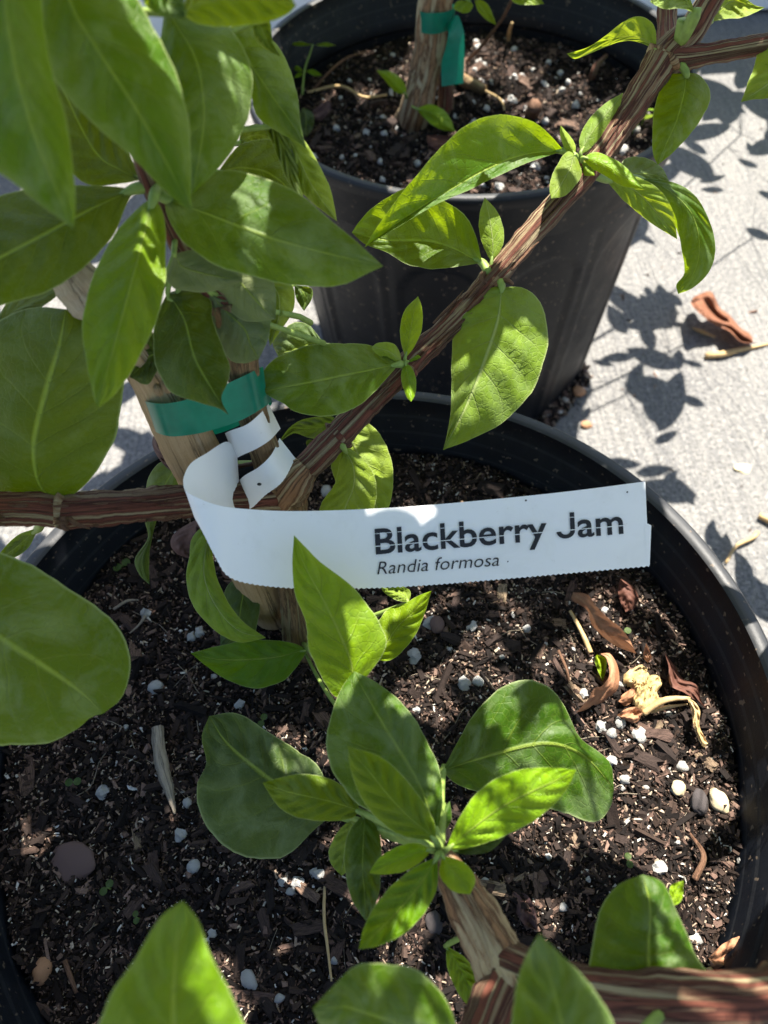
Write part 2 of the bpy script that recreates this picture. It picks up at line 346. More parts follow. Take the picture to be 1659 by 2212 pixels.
# low white wall standing behind the pots
wy = PZ(1640, 40, 0.0)[1]
wv = []; prof = [(0, 0.006), (0.004, 0.0), (0.30, 0.0), (0.30, 0.02), (0.285, 0.03), (0.285, 0.12), (0.0, 0.12)]
def wall(name, x0, x1, y, label):
    th = thing(name, ((x0 + x1) / 2, y, 0), label, 'wall')
    n = 7; pr = [(0.006, 0.012), (0.28, 0.012), (0.284, 0.0), (0.33, 0.0), (0.33, 0.14), (0.006, 0.14)]
    v = [(x, y + b, a) for x in (x0, x1) for a, b in pr]; k = len(pr)
    f = [(i, (i + 1) % k, k + (i + 1) % k, k + i) for i in range(k)] + [tuple(range(k))[::-1], tuple(range(k, 2 * k))]
    build('wall_body', np.array(v), f, M['white_wall'], th, smooth=False)
    # dark strip filling the gap under the wall
    v = [(x, y + b, a) for x in (x0, x1) for a, b in [(0, 0.02), (0.008, 0.02), (0.008, 0.13), (0, 0.13)]]
    build('base_seam', np.array(v), [(0, 1, 5, 4), (1, 2, 6, 5), (2, 3, 7, 6), (0, 4, 7, 3)], M['stone_dark'], th, smooth=False)
wall('low_wall', -4.0, 4.0, wy, 'low white painted wall standing on the paving behind the pots')

# ------------------------------------------------------------------ nursery pots
POT_R, C1, C2, C3 = 0.15, (-0.01295, 0.09436), (0.07693, 0.52906), (0.44, -0.16)
def pot_meshes(h):
    NA = 288
    def lathe(profile, deform=None):
        V = []; F = []
        for (r, z) in profile:
            for j in range(NA):
                a = 2 * math.pi * j / NA; rr = r
                if deform: rr += deform(a, z)
                V.append((rr * math.cos(a), rr * math.sin(a), z))
        F = grid_faces(len(profile), NA, 0, True)
        return np.array(V), F
    taper = 0.092
    zs = np.linspace(-0.036, -h + 0.006, 90)
    def panel(a, z):
        k = (a / (2 * math.pi) * 12 + 0.30) % 1.0; x = abs(k - 0.5) * 2            # 12 arched panels round the wall
        d = 0.0
        top = -0.058 - 0.030 * (1 - math.sqrt(max(0.0, 1 - min(1.0, x / 0.78) ** 2)))
        if x < 0.78 and z < top: d -= 0.0019 * min(1.0, (0.78 - x) / 0.05) * min(1.0, (top - z) / 0.004)
        if x > 0.93: d -= 0.0008
        return d
    outer = [(0.955 * POT_R - 0.0005 - taper * -z, z) for z in zs]
    inner = [(0.955 * POT_R - 0.0026 - taper * -z, z) for z in zs[::-6]]
    body = outer + [(0.955 * POT_R - taper * h - 0.002, -h), (0.02, -h), (0.02, -h + 0.004), (inner[0][0], -h + 0.004)] + inner
    vb, fb = lathe(body, lambda a, z: panel(a, z) if z < -0.05 else 0.0)
    e = POT_R
    rim = [(e - 0.0062, -0.0008), (e - 0.0050, 0.0), (e - 0.0016, 0.0), (e - 0.0003, -0.0012), (e, -0.0030), (e - 0.0004, -0.0085), (e - 0.0018, -0.0095),
           (e - 0.0032, -0.0105), (e - 0.0038, -0.0200), (e - 0.0058, -0.0215), (e - 0.0062, -0.0290), (e - 0.0082, -0.0305), (e - 0.0089, -0.0370),
           (e - 0.0112, -0.0380), (e - 0.0118, -0.0385), (e - 0.0118, -0.0370),
           (e - 0.0104, -0.0290), (e - 0.0100, -0.0285), (e - 0.0092, -0.0210), (e - 0.0084, -0.0200), (e - 0.0076, -0.0115), (e - 0.0068, -0.0105)]
    vr, fr = lathe(rim + rim[:1])
    return (vb, fb), (vr, fr)
PB, PR = pot_meshes(0.25)
def nursery_pot(c, z, label, src=None):
    th = thing('nursery_pot', (c[0], c[1], 0), label, 'pot', 'black nursery pots')
    if src is None:
        o = np.array([c[0], c[1], z])
        return th, build('pot_wall', PB[0] + o, PB[1], M['pot'], th), build('rim', PR[0] + o, PR[1], M['pot'], th)
    for s in src:
        o = s.copy(); col.objects.link(o); o.parent = th; o.rotation_euler = (0, 0, 0.19)
    return th, None, None
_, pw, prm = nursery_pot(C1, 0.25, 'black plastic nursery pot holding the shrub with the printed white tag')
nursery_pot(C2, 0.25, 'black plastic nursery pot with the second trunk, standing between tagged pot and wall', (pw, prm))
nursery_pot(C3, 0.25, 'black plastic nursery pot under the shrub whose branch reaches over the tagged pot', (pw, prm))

# ------------------------------------------------------------------ soil
def soil_h(x, y, s): return 0.0042 * noise.noise(Vector((x * 42, y * 42, s))) + 0.0016 * noise.noise(Vector((x * 120, y * 120, s + 5))) + 0.0007 * noise.noise(Vector((x * 420, y * 420, s + 9)))
S1, S2, S3 = 0.25 - 0.034, 0.25 - 0.046, 0.25 - 0.04
def soil(c, z, s, label, nr=110, na=260):
    V = [(c[0], c[1], z)]; F = []
    rw = 0.955 * POT_R - 0.0028 - 0.092 * (0.25 - z)
    for i in range(1, nr + 1):
        r = rw * i / nr
        for j in range(na):
            a = 2 * math.pi * j / na; x, y = c[0] + r * math.cos(a), c[1] + r * math.sin(a)
            V.append((x, y, z + soil_h(x, y, s) + (0.002 * max(0, i / nr - 0.9) * 10)))
    for j in range(na): F.append((0, 1 + j, 1 + (j + 1) % na))
    F += grid_faces(nr, na, 1, True)
    n = len(V); rb = rw - 0.0085; V += [(c[0] + rb * math.cos(2 * math.pi * j / na), c[1] + rb * math.sin(2 * math.pi * j / na), z - 0.03) for j in range(na)]
    for j in range(na): F.append((1 + (nr - 1) * na + j, n + j, n + (j + 1) % na, 1 + (nr - 1) * na + (j + 1) % na))
    F.append(tuple(n + na - 1 - j for j in range(na)))
    return tag(build('potting_soil', np.array(V), F, M['soil'], origin=(c[0], c[1], z)), label, 'soil', kind='stuff')
soil(C1, S1, 1.0, 'dark potting mix filling the pot of the tagged shrub')
soil(C2, S2, 21.0, 'dark potting mix filling the pot in front of the wall')
soil(C3, S3, 41.0, 'dark potting mix in the pot of the overreaching shrub', 30, 80)

BOX = np.array([(-1, -1, -1), (1, -1, -1), (1, 1, -1), (-1, 1, -1), (-1, -1, 1), (1, -1, 1), (1, 1, 1), (-1, 1, 1)], float)
BOXF = np.array([(0, 3, 2, 1), (4, 5, 6, 7), (0, 1, 5, 4), (1, 2, 6, 5), (2, 3, 7, 6), (3, 0, 4, 7)])
def scatter_bits(name, pts, sizes, cols, seed, label, cat, elong=2.2):
    rg = np.random.RandomState(seed); n = len(pts)
    w = 1 + 0.45 * (rg.rand(n, 8, 3) - 0.5) * 2
    v = BOX[None] * w * 0.5
    v[:, :, 0] *= (sizes * (1 + rg.rand(n) ** 2 * (elong - 1) * 2))[:, None]; v[:, :, 1] *= (sizes * (0.28 + 0.6 * rg.rand(n)))[:, None]; v[:, :, 2] *= (sizes * (0.35 + 0.5 * rg.rand(n)))[:, None]
    a = rg.rand(n) * 6.28; b = rg.normal(0, 0.35, n); c = rg.normal(0, 0.4, n)
    x, y, z = v[..., 0].copy(), v[..., 1].copy(), v[..., 2].copy()
    y, z = y * np.cos(c)[:, None] - z * np.sin(c)[:, None], y * np.sin(c)[:, None] + z * np.cos(c)[:, None]
    x, z = x * np.cos(b)[:, None] - z * np.sin(b)[:, None], x * np.sin(b)[:, None] + z * np.cos(b)[:, None]
    x, y = x * np.cos(a)[:, None] - y * np.sin(a)[:, None], x * np.sin(a)[:, None] + y * np.cos(a)[:, None]
    V = (np.stack([x, y, z], -1) + pts[:, None, :]).reshape(-1, 3)
    F = (BOXF[None] + (np.arange(n) * 8)[:, None, None]).reshape(-1, 4)
    return tag(build(name, V, F.tolist(), M['bits'], cols=np.repeat(cols, 8, axis=0), smooth=False), label, cat, kind='stuff')
PAL = np.array([(0.012, 0.009, 0.008), (0.026, 0.018, 0.015), (0.055, 0.036, 0.028), (0.115, 0.072, 0.056), (0.20, 0.13, 0.10), (0.32, 0.23, 0.165), (0.46, 0.37, 0.28), (0.58, 0.55, 0.50)])
def soil_bits(c, z, s, n, seed, label, pal_p, smin=0.00040, smax=0.0040):
    rg = np.random.RandomState(seed); rw = 0.955 * POT_R - 0.0022 - 0.092 * (0.25 - z)
    r = rw * np.sqrt(rg.rand(n)); a = rg.rand(n) * 6.283
    x, y = c[0] + r * np.cos(a), c[1] + r * np.sin(a)
    k = rg.choice(len(PAL), n, p=pal_p); size = np.minimum(smin + rg.exponential(smax * 0.105, n), smax)
    size[k == 7] = np.minimum(size[k == 7], 0.0009 * (0.5 + rg.rand((k == 7).sum())))
    big_ = (size > 0.0013) & (k > 2); k[big_] = rg.choice([0, 1, 2, 3, 4], big_.sum(), p=[.25, .25, .25, .15, .1])
    size[k == 6] = np.minimum(size[k == 6], 0.0013)
    zz = np.array([z + soil_h(p, q, s) for p, q in zip(x, y)]) + 0.02 * np.maximum(0, r / (0.955 * POT_R - 0.0020 - 0.092 * (0.25 - z)) - 0.9) + size * 0.25 + rg.rand(n) * 0.0007
    cols = PAL[k] * (0.75 + 0.5 * rg.rand(n))[:, None]
    scatter_bits('soil_crumbs', np.stack([x, y, zz], 1), size, cols, seed + 1, label, 'soil crumbs')
PP = np.array([0.35, 0.21, 0.12, 0.10, 0.085, 0.06, 0.04, 0.035]); PP /= PP.sum()
soil_bits(C1, S1, 1.0, 95000, 11, 'bark crumbs, fibres and white grains covering the soil below the tag', PP)
soil_bits(C2, S2, 21.0, 26000, 12, 'bark crumbs and white grains covering the soil round the second trunk', PP, 0.0008, 0.0050)
# fine fibres and rootlets on the soil
def fibres(c, z, s, n, seed, label):
    rg = random.Random(seed); V = []; F = []; UV = []; off = 0
    for i in range(n):
        a = rg.random() * 6.28; r = 0.125 * math.sqrt(rg.random()); x, y = c[0] + r * math.cos(a), c[1] + r * math.sin(a); h = rg.random() * 6.28; L = rg.uniform(0.006, 0.024); pts = []
        for k in range(5):
            pts.append((x, y, z + soil_h(x, y, s) + 0.0006 + 0.0012 * rg.random())); h += rg.gauss(0, 0.32); x += L / 4 * math.cos(h); y += L / 4 * math.sin(h)
        v, f, uv = tube_data(pts, rg.uniform(0.00010, 0.00022), 9, 4, capped=False)
        V.append(v); F += [tuple(q + off for q in ff) for ff in f]; UV.append(uv); off += len(v)
    return tag(build('soil_fibres', np.vstack(V), F, M['twig'] if seed == 6 else M['grey_wood'], uv=np.vstack(UV)), label, 'fibres', kind='stuff')
fibres(C1, S1, 1.0, 95, 5, 'thin pale rootlets and fibres lying on the soil below the tag')
fibres(C2, S2, 21.0, 45, 6, 'thin pale rootlets lying on the soil round the second trunk')

# ------------------------------------------------------------------ pebbles, perlite, bark chips
def lump_mesh(name, sub, seed, amp=0.22, freq=1.3, flat=1.0, m=None, sharp=0.0):
    bm = bmesh.new(); bmesh.ops.create_icosphere(bm, subdivisions=sub, radius=1.0)
    for v in bm.verts:
        d = 1 + amp * noise.noise(v.co * freq + Vector((seed * 7.1, seed, 0))) + amp * 0.45 * noise.noise(v.co * freq * 3 + Vector((seed, 0, seed * 3)))
        v.co *= d; v.co.z *= flat
    me = bpy.data.meshes.new(name); bm.to_mesh(me); bm.free(); me.polygons.foreach_set('use_smooth', [True] * len(me.polygons)); me.materials.append(m); return me
def chip_mesh(seed, m):
    rg = random.Random(seed); bm = bmesh.new(); bmesh.ops.create_cube(bm, size=2.0)
    bmesh.ops.subdivide_edges(bm, edges=bm.edges[:], cuts=1)
    for v in bm.verts:
        e = 1 - 0.35 * (abs(v.co.x) ** 3) * rg.random(); v.co.y *= e; v.co.z *= e
        v.co += Vector((rg.uniform(-.22, .22), rg.uniform(-.3, .3), rg.uniform(-.3, .3)))
    me = bpy.data.meshes.new('bark_chip'); bm.to_mesh(me); bm.free(); me.materials.append(m); return me
PERL = [lump_mesh('perlite', 2, i + 1, 0.34 if i < 3 else 0.62, 1.3 if i < 3 else 2.0, 1.0, M['perlite']) for i in range(7)]
for me_ in PERL[3:]: me_.polygons.foreach_set('use_smooth', [False] * len(me_.polygons))
CHIP = [chip_mesh(i, M['bark_chip']) for i in range(8)]
def inst(name, me, loc, scale, rot, label, cat, group=None, m=None):
    if m is not None and me.materials[0] != m:
        me = me.copy(); me.materials[0] = m
    o = bpy.data.objects.new(name, me); col.objects.link(o); o.location = loc; o.scale = scale; o.rotation_euler = rot
    return tag(o, label, cat, group)
rg = random.Random(3)
PL = 'round white perlite bead lying on the soil of the tagged pot'
perl = [(335, 1483, 17), (517, 1522, 11), (220, 1710, 15), (390, 1803, 16), (418, 1872, 16), (687, 1890, 15), (540, 2118, 18), (605, 2157, 12), (717, 2068, 13),
        (895, 1415, 19), (1020, 1357, 13), (1138, 1355, 11), (1003, 1478, 17), (1033, 1474, 13), (970, 1402, 8), (430, 1364, 12), (412, 1372, 12), (315, 1325, 13), (1258, 1502, 13),
        (1343, 1479, 11), (1339, 1563, 13), (1299, 1570, 14), (1320, 1586, 13), (1380, 1590, 16), (1478, 1651, 15), (1350, 1681, 13), (1320, 1644, 14), (1448, 1540, 9),
        (1309, 1315, 10), (1424, 1875, 15), (1217, 1958, 11), (1254, 2100, 15), (1502, 2028, 15), (1047, 1905, 10), (1600, 1860, 9), (462, 1462, 8), (405, 1735, 11), (612, 1905, 12), (645, 1908, 14), (628, 1925, 12),
        (455, 2016, 10), (443, 2034, 10), (1345, 1700, 7), (1424, 1818, 8), (1464, 1822, 8), (958, 980, 9), (705, 1058, 13), (870, 1330, 10), (930, 1340, 15), (1460, 1705, 9), (88, 1790, 7), (65, 1835, 6), (30, 1740, 6), (270, 1570, 7),
        (1180, 1385, 7), (1085, 1420, 7), (1110, 1330, 6), (1240, 1400, 7), (900, 1530, 9), (860, 1560, 8), (1185, 1850, 8), (1270, 1900, 7), (1130, 1960, 8), (1560, 1950, 8), (1540, 1640, 7), (1395, 1700, 8), (320, 2060, 6), (120, 2000, 6), (200, 1640, 7)]
for i, (x, y, r) in enumerate(perl):
    p = PZ(x, y, S1 + 0.0015); rr = r * DZ(x, y, S1) / F_PX; p[2] = S1 + soil_h(p[0], p[1], 1.0) + rr * 0.35
    inst('perlite_bead', PERL[rg.randrange(7)], p, (rr * rg.uniform(.9, 1.2), rr * rg.uniform(.8, 1.0), rr * rg.uniform(.75, .95)), (rg.random() * 6, rg.random() * 6, rg.random() * 6), PL, 'perlite', 'perlite beads below the tag')
for i in range(95):
    a = rg.random() * 6.28; r = 0.12 * math.sqrt(rg.random()); x, y = C2[0] + r * math.cos(a), C2[1] + r * math.sin(a); rr = rg.uniform(0.0012, 0.0034)
    inst('perlite_bead', PERL[rg.randrange(7)], (x, y, S2 + soil_h(x, y, 21.0) + rr * 0.6), (rr, rr * rg.uniform(.75, 1), rr * .85), (rg.random() * 6, rg.random() * 6, rg.random() * 6),
         'round white perlite bead lying on the soil round the second trunk', 'perlite', 'perlite beads round the second trunk')
# larger bark chips: (x, y, length px, width px, angle in the picture)
chips = [(1090, 1395, 60, 22, 10), (1170, 1400, 45, 16, -70), (1110, 1475, 40, 26, 30), (1250, 1320, 44, 14, 55), (985, 1500, 34, 20, 20), (1380, 1640, 90, 28, 25), (1410, 1590, 70, 26, 8), (1440, 1620, 60, 44, 40), (1390, 1760, 95, 18, 88),
         (1480, 1560, 46, 22, 60), (1520, 1640, 60, 20, 45), (1230, 1760, 60, 14, 20), (1250, 1830, 60, 16, 60), (1290, 1860, 46, 12, 35), (1330, 1880, 40, 14, -20), (1560, 1900, 60, 22, 62), (1530, 1990, 50, 20, 70), (1470, 1760, 50, 14, 30), (1350, 1820, 46, 18, 20),
         (1150, 1890, 54, 14, -60), (1100, 1880, 70, 12, 62), (1180, 2020, 60, 18, -50), (1130, 2030, 40, 20, 15), (1160, 1930, 60, 22, 85), (700, 1500, 40, 14, 40), (500, 2045, 90, 14, -25), (590, 2100, 50, 16, -30), (725, 2000, 60, 10, -60),
         (640, 2010, 60, 12, -60), (560, 2155, 110, 24, 5), (290, 1800, 70, 18, 80), (60, 1950, 50, 10, -40), (215, 2060, 70, 9, -80), (130, 2100, 60, 10, 60), (500, 1560, 40, 12, 20), (240, 1560, 36, 16, 10), (320, 1880, 40, 12, 80), (60, 1680, 70, 30, 85),
         (440, 1730, 40, 26, 20), (385, 1700, 34, 14, 60), (940, 1400, 30, 22, 40), (1010, 1420, 36, 12, -30), (1060, 1330, 40, 16, 0), (1200, 1340, 50, 18, 15), (1210, 1460, 70, 12, 60), (1270, 1450, 60, 20, 10), (900, 1040, 60, 16, 65), (1060, 1060, 50, 30, 20), (760, 1850, 46, 14, 70), (860, 2000, 50, 16, 35), (700, 2140, 60, 16, -45)]
def chip_at(x, y, L, w, ang, z, s, label, group):
    d = DZ(x, y, z); ca, sa = math.cos(R_(ang)), math.sin(R_(ang))
    a = PZ(x - ca * L / 2, y - sa * L / 2, z); b = PZ(x + ca * L / 2, y + sa * L / 2, z); c = (a + b) / 2
    ww = w * d / F_PX / 2; c[2] = z + soil_h(c[0], c[1], s) + ww * 0.35
    inst('bark_chip', CHIP[rg.randrange(8)], c, (np.linalg.norm(b - a) / 2, ww, max(0.0006, ww * rg.uniform(.35, .6))), (rg.uniform(-.3, .3), rg.uniform(-.12, .12), math.atan2(b[1] - a[1], b[0] - a[0])), label, 'bark chip', group)
for c in chips: chip_at(*c, S1, 1.0, 'brown bark chip lying on the soil of the tagged pot', 'bark chips below the tag')
for i in range(130):
    a = rg.random() * 6.28; r = 0.128 * math.sqrt(rg.random()); x, y = C1[0] + r * math.cos(a), C1[1] + r * math.sin(a); L = rg.uniform(0.0018, 0.0060)
    inst('bark_chip', CHIP[rg.randrange(8)], (x, y, S1 + soil_h(x, y, 1.0) + 0.0012), (L, L * rg.uniform(.25, .5), L * .18), (rg.uniform(-.5, .5), rg.uniform(-.3, .3), rg.random() * 6), 'brown bark chip lying on the soil of the tagged pot', 'bark chip', 'bark chips below the tag')
for i in range(90):
    a = rg.random() * 6.28; r = 0.12 * math.sqrt(rg.random()); x, y = C2[0] + r * math.cos(a), C2[1] + r * math.sin(a); L = rg.uniform(0.003, 0.008)
    inst('bark_chip', CHIP[rg.randrange(8)], (x, y, S2 + soil_h(x, y, 21.0) + 0.0015), (L, L * rg.uniform(.25, .55), L * .2), (rg.uniform(-.5, .5), rg.uniform(-.3, .3), rg.random() * 6), 'brown bark chip lying on the soil round the second trunk', 'bark chip', 'bark chips round the second trunk')
def stone(name, x, y, rx, ry, rz, m, label, cat, seed, z=S1, amp=0.25, rot=0.0):
    d = DZ(x, y, z) / F_PX; p = PZ(x, y, z); p[2] = z + rz * d * 0.5
    me = lump_mesh(name, 3, seed, amp, 1.1, 1.0, m); inst(name, me, p, (rx * d, ry * d * 1.1, rz * d), (0.1, 0.08, rot), label, cat)
stone('flat_stone', 155, 1866, 50, 36, 15, M['stone_brown'], 'flat smooth purplish-brown stone lying on the dark soil', 'stone', 51, rot=-0.25)
stone('pebble', 95, 2098, 20, 25, 22, M['stone_orange'], 'small rounded orange-brown pebble on the soil', 'pebble', 52, amp=0.15)
stone('pebble', 1509, 1735, 18, 24, 16, M['stone_dark'], 'charcoal grey oval pebble beside a cream pebble on soil', 'pebble', 53)
stone('pebble', 1550, 1732, 19, 24, 16, M['stone_yellow'], 'cream coloured pebble beside the charcoal oval pebble', 'pebble', 54, rot=0.4)
stone('pebble', 1464, 1704, 15, 16, 13, M['stone_yellow'], 'squarish pale yellow pebble on sunlit bark soil', 'pebble', 55)
stone('pebble', 939, 1995, 19, 22, 14, M['stone_dark'], 'dark grey pebble on soil under the leafy shoot', 'pebble', 56)
stone('pebble', 943, 1352, 16, 18, 11, M['stone_brown'], 'round brown pebble on soil just below the printed tag', 'pebble', 57)

# ------------------------------------------------------------------ leaves
leaf_count = [0]
def leaf(parent, base, tip, Lp, Rp, d, mid=None, bend=0.0, side=(0.0, 0.0), m='leaf', pet=None, petr=0.0007, quilt=0.0007, wav=0.0010, name='leaf', NU=40, NV=8, petm=None):
    leaf_count[0] += 1; sd = leaf_count[0] * 3.7
    Lc = spline([base] + list(Lp) + [tip], NU); Rc = spline([base] + list(Rp) + [tip], NU)
    Mc = spline([base] + list(mid) + [tip], NU) if mid else None
    if Mc is None: Mc = 0.5 * (Lc + Rc)
    u = np.linspace(0, 1, NU); K = 2 * NV + 1
    V = np.zeros((NU, K, 3)); UV = np.zeros((NU, K, 2))
    for i in range(NU):
        env = math.sin(math.pi * min(1, max(0, u[i]))) ** 0.6 if 0 < i < NU - 1 else 0.0
        for j in range(K):
            v = (j - NV) / NV; a = abs(v); e = Lc[i] if v < 0 else Rc[i]
            pt = Mc[i] + (e - Mc[i]) * a
            dep = d[0] + (d[1] - d[0]) * u[i] + bend * 4 * u[i] * (1 - u[i]) + (side[0] if v < 0 else side[1]) * a ** 1.4 * env
            s = 6.3 * u[i] - 1.6 * a + 0.3 * noise.noise(Vector((u[i] * 2, v, sd)))
            dep += quilt * math.cos(2 * math.pi * s) * a * (1 - a) * 4 * env
            dep += 0.45 * quilt * math.exp(-(a / 0.09) ** 2) * env
            dep += wav * env * (noise.noise(Vector((u[i] * 2.4, v * 1.3, sd + 11))) * 1.8 + a * noise.noise(Vector((u[i] * 5.5, v * 1.1, sd + 3))) * 1.4)
            # small irregularity of the outline
            if a > 0.7: pt = pt + (e - Mc[i]) * (0.045 * noise.noise(Vector((u[i] * 8, v, sd + 20))) + 0.02 * noise.noise(Vector((u[i] * 26, v, sd + 40)))) * (a - 0.7) * 3.3
            V[i, j] = P(pt[0], pt[1], dep); UV[i, j] = (u[i], (v + 1) / 2)
    V = V.reshape(-1, 3); UV = UV.reshape(-1, 2); F = [q[::-1] for q in grid_faces(NU, K)]
    o = build(name, V, F, M[m], parent, UV)
    if pet is not None:                                      # leaf stalk, joined to the blade and running to the stem
        pts = [P(*q) for q in pet] + [P(base[0], base[1], d[0])] + [P(Mc[3][0], Mc[3][1], d[0] + (d[1] - d[0]) * u[3] + 0.0003)]
        v, f, uv = tube_data(pts, [petr * 1.1] + [petr] * (len(pts) - 2) + [petr * 0.4], 14, 7)
        me = o.data; off = np.array(root_of(parent).location)
        bm = bmesh.new(); bm.from_mesh(me); uvl = bm.loops.layers.uv.active
        vs = [bm.verts.new(tuple(x - off)) for x in v]
        for ff in f:
            try: q = bm.faces.new([vs[k] for k in ff])
            except ValueError: continue
            q.smooth = True; q.material_index = 1
            for lp in q.loops: lp[uvl].uv = (0.3, 0.5)
        bm.to_mesh(me); bm.free(); me.materials.append(M[petm or 'petiole'])
    return o

# --------------------------------------------------------- the tagged shrub
tb = PZ(655, 1405, S1)
shrub = thing('potted_shrub', tuple(tb), 'green leafy shrub with red peeling bark wearing the printed white tag', 'shrub')
db = DZ(655, 1405, S1 - 0.008)
trunk = tube('trunk', px3([(655, 1410, db), (648, 1370, 0.312), (636, 1290, 0.295), (622, 1170, 0.272), (608, 1065, 0.256), (583, 1000, 0.247), (556, 925, 0.237), (532, 845, 0.226), (510, 720, 0.213), (484, 645, 0.206)]),
             [0.0085, 0.0072, 0.0058, 0.0068, 0.0080, 0.0054, 0.0047, 0.0046, 0.0052, 0.0050], M['bark_lower'], shrub, 90, 22, 0.07, 2.0)
kb = lump_mesh('knob', 3, 9, 0.3, 2.2, 1.0, M['bark_tan'])
# callus swelling where the right branch leaves the trunk
v, f, uv = tube_data(px3([(596, 1085, 0.258), (625, 1050, 0.252), (640, 1030, 0.25), (660, 1008, 0.25)]), [0.0064, 0.0074, 0.0066, 0.0046], 26, 18, 0.22, 6.0)
build('callus', v, f, M['bark_tan'], shrub, uv)
brA = tube('branch', px3([(628, 1040, 0.252), (700, 972, 0.249), (800, 868, 0.249), (900, 770, 0.25), (985, 690, 0.25), (1065, 600, 0.25), (1160, 490, 0.25), (1270, 365, 0.25), (1345, 262, 0.25), (1405, 170, 0.25), (1440, 118, 0.25), (1490, 70, 0.247), (1530, 5, 0.243), (1590, -90, 0.238)]),
           [0.0046, 0.0046, 0.0043, 0.0041, 0.0040, 0.0041, 0.0040, 0.0043, 0.0046, 0.0050, 0.0055, 0.0046, 0.0040, 0.0036], M['bark_red'], shrub, 150, 16, 0.14, 3.0)
brA2 = tube('branch', px3([(1440, 128, 0.25), (1500, 122, 0.248), (1580, 108, 0.245), (1680, 88, 0.24), (1780, 60, 0.236)]), [0.0050, 0.0036, 0.0032, 0.0030, 0.0026], M['bark_red'], shrub, 50, 14, 0.14, 4.0)
brA3 = tube('branch', px3([(1442, 120, 0.254), (1441, 60, 0.26), (1441, -10, 0.262), (1440, -80, 0.262)]), [0.0036, 0.0033, 0.0032, 0.003], M['bark_red'], shrub, 30, 12, 0.14, 5.0)
brB = tube('branch', px3([(600, 1068, 0.254), (520, 1078, 0.247), (420, 1082, 0.238), (300, 1092, 0.23), (140, 1103, 0.222), (60, 1098, 0.218), (-60, 1098, 0.212), (-160, 1090, 0.207)]),
           [0.0064, 0.0060, 0.0054, 0.0052, 0.0055, 0.0050, 0.0048, 0.0044], M['bark_red'], shrub, 110, 16, 0.14, 7.0)
brT = tube('branch', px3([(490, 655, 0.207), (420, 580, 0.2), (372, 500, 0.193), (335, 412, 0.186), (300, 320, 0.178), (255, 160, 0.163), (215, 0, 0.15), (180, -150, 0.138)]),
           [0.0046, 0.0030, 0.0026, 0.0028, 0.0024, 0.0022, 0.0020, 0.0016], M['bark_red'], shrub, 60, 12, 0.16, 8.0)
# node rings and bark shreds on the branches
def node(parent, x, y, d, r, ang, m='bark_tan'):
    c = P(x, y, d); ca, sa = math.cos(R_(ang)), math.sin(R_(ang)); a = P(x - ca * 12, y - sa * 12, d); b = P(x + ca * 12, y + sa * 12, d)
    v, f, uv = tube_data([a, (a + c) / 2, c, (c + b) / 2, b], [r * 0.80, r * 1.04, r * 1.16, r * 1.04, r * 0.80], 12, 14, 0.3, x * 0.1)
    build('node', v, f, M[m], parent, uv)
node(brA, 1062, 606, 0.25, 0.0042, -49); node(brA, 876, 793, 0.25, 0.0040, -45, 'bark_red'); node(brA, 733, 943, 0.249, 0.0044, -45, 'bark_red'); node(brA, 1262, 372, 0.25, 0.0043, -49, 'bark_red')
node(brB, 138, 1103, 0.222, 0.0053, 2); node(brA, 1430, 132, 0.25, 0.0053, -52)
def shred(parent, pts, r):
    v, f, uv = tube_data(px3(pts), r, 12, 5); build('bark_shred', v, f, M['twig'], parent, uv)
shred(brB, [(150, 1120, 0.217), (165, 1132, 0.216), (196, 1142, 0.217)], [0.0008, 0.0007, 0.0002]); shred(brB, [(135, 1118, 0.217), (140, 1138, 0.2165), (150, 1142, 0.217)], [0.0012, 0.0011, 0.0006])
shred(brA, [(1048, 588, 0.247), (1040, 602, 0.246), (1052, 612, 0.246)], [0.0006, 0.0009, 0.0004]); shred(brA, [(1088, 604, 0.246), (1098, 607, 0.245), (1108, 614, 0.246)], [0.0008, 0.0008, 0.0005])

rsh = random.Random(8)
def peel(parent, line, n, r0):
    sp_ = spline([(x, y) for x, y, d in line], 200); dd = np.interp(np.linspace(0, 1, 200), np.linspace(0, 1, len(line)), [d for x, y, d in line])
    for _ in range(n):
        i = rsh.randrange(8, 180); k = rsh.randrange(7, 20); j = min(199, i + k); off = rsh.uniform(-0.95, 0.95); t_ = sp_[j] - sp_[i]; t_ = t_ / (np.linalg.norm(t_) + 1e-6); nn = np.array([-t_[1], t_[0]]); pts = []
        w = r0 * F_PX / dd[i]
        for q in range(5):
            m_ = i + (j - i) * q // 4; lift = (0.0012 if q == 4 else 0.0003) * rsh.uniform(0.4, 1.4)
            p_ = sp_[m_] + nn * w * off * (1 + (0.12 if q == 4 else 0)); pts.append((p_[0], p_[1], dd[m_] - r0 * math.sqrt(max(0.02, 1 - off * off)) - lift))
        rr = rsh.uniform(0.0002, 0.0006); shred(parent, pts, [rr * 0.6, rr, rr, rr * 0.8, rr * 0.25])
peel(brA, [(700, 972, 0.249), (900, 770, 0.25), (1065, 600, 0.25), (1270, 365, 0.25), (1405, 170, 0.25)], 34, 0.0043)
peel(brB, [(410, 1082, 0.238), (140, 1103, 0.222), (-40, 1098, 0.213)], 18, 0.0054)
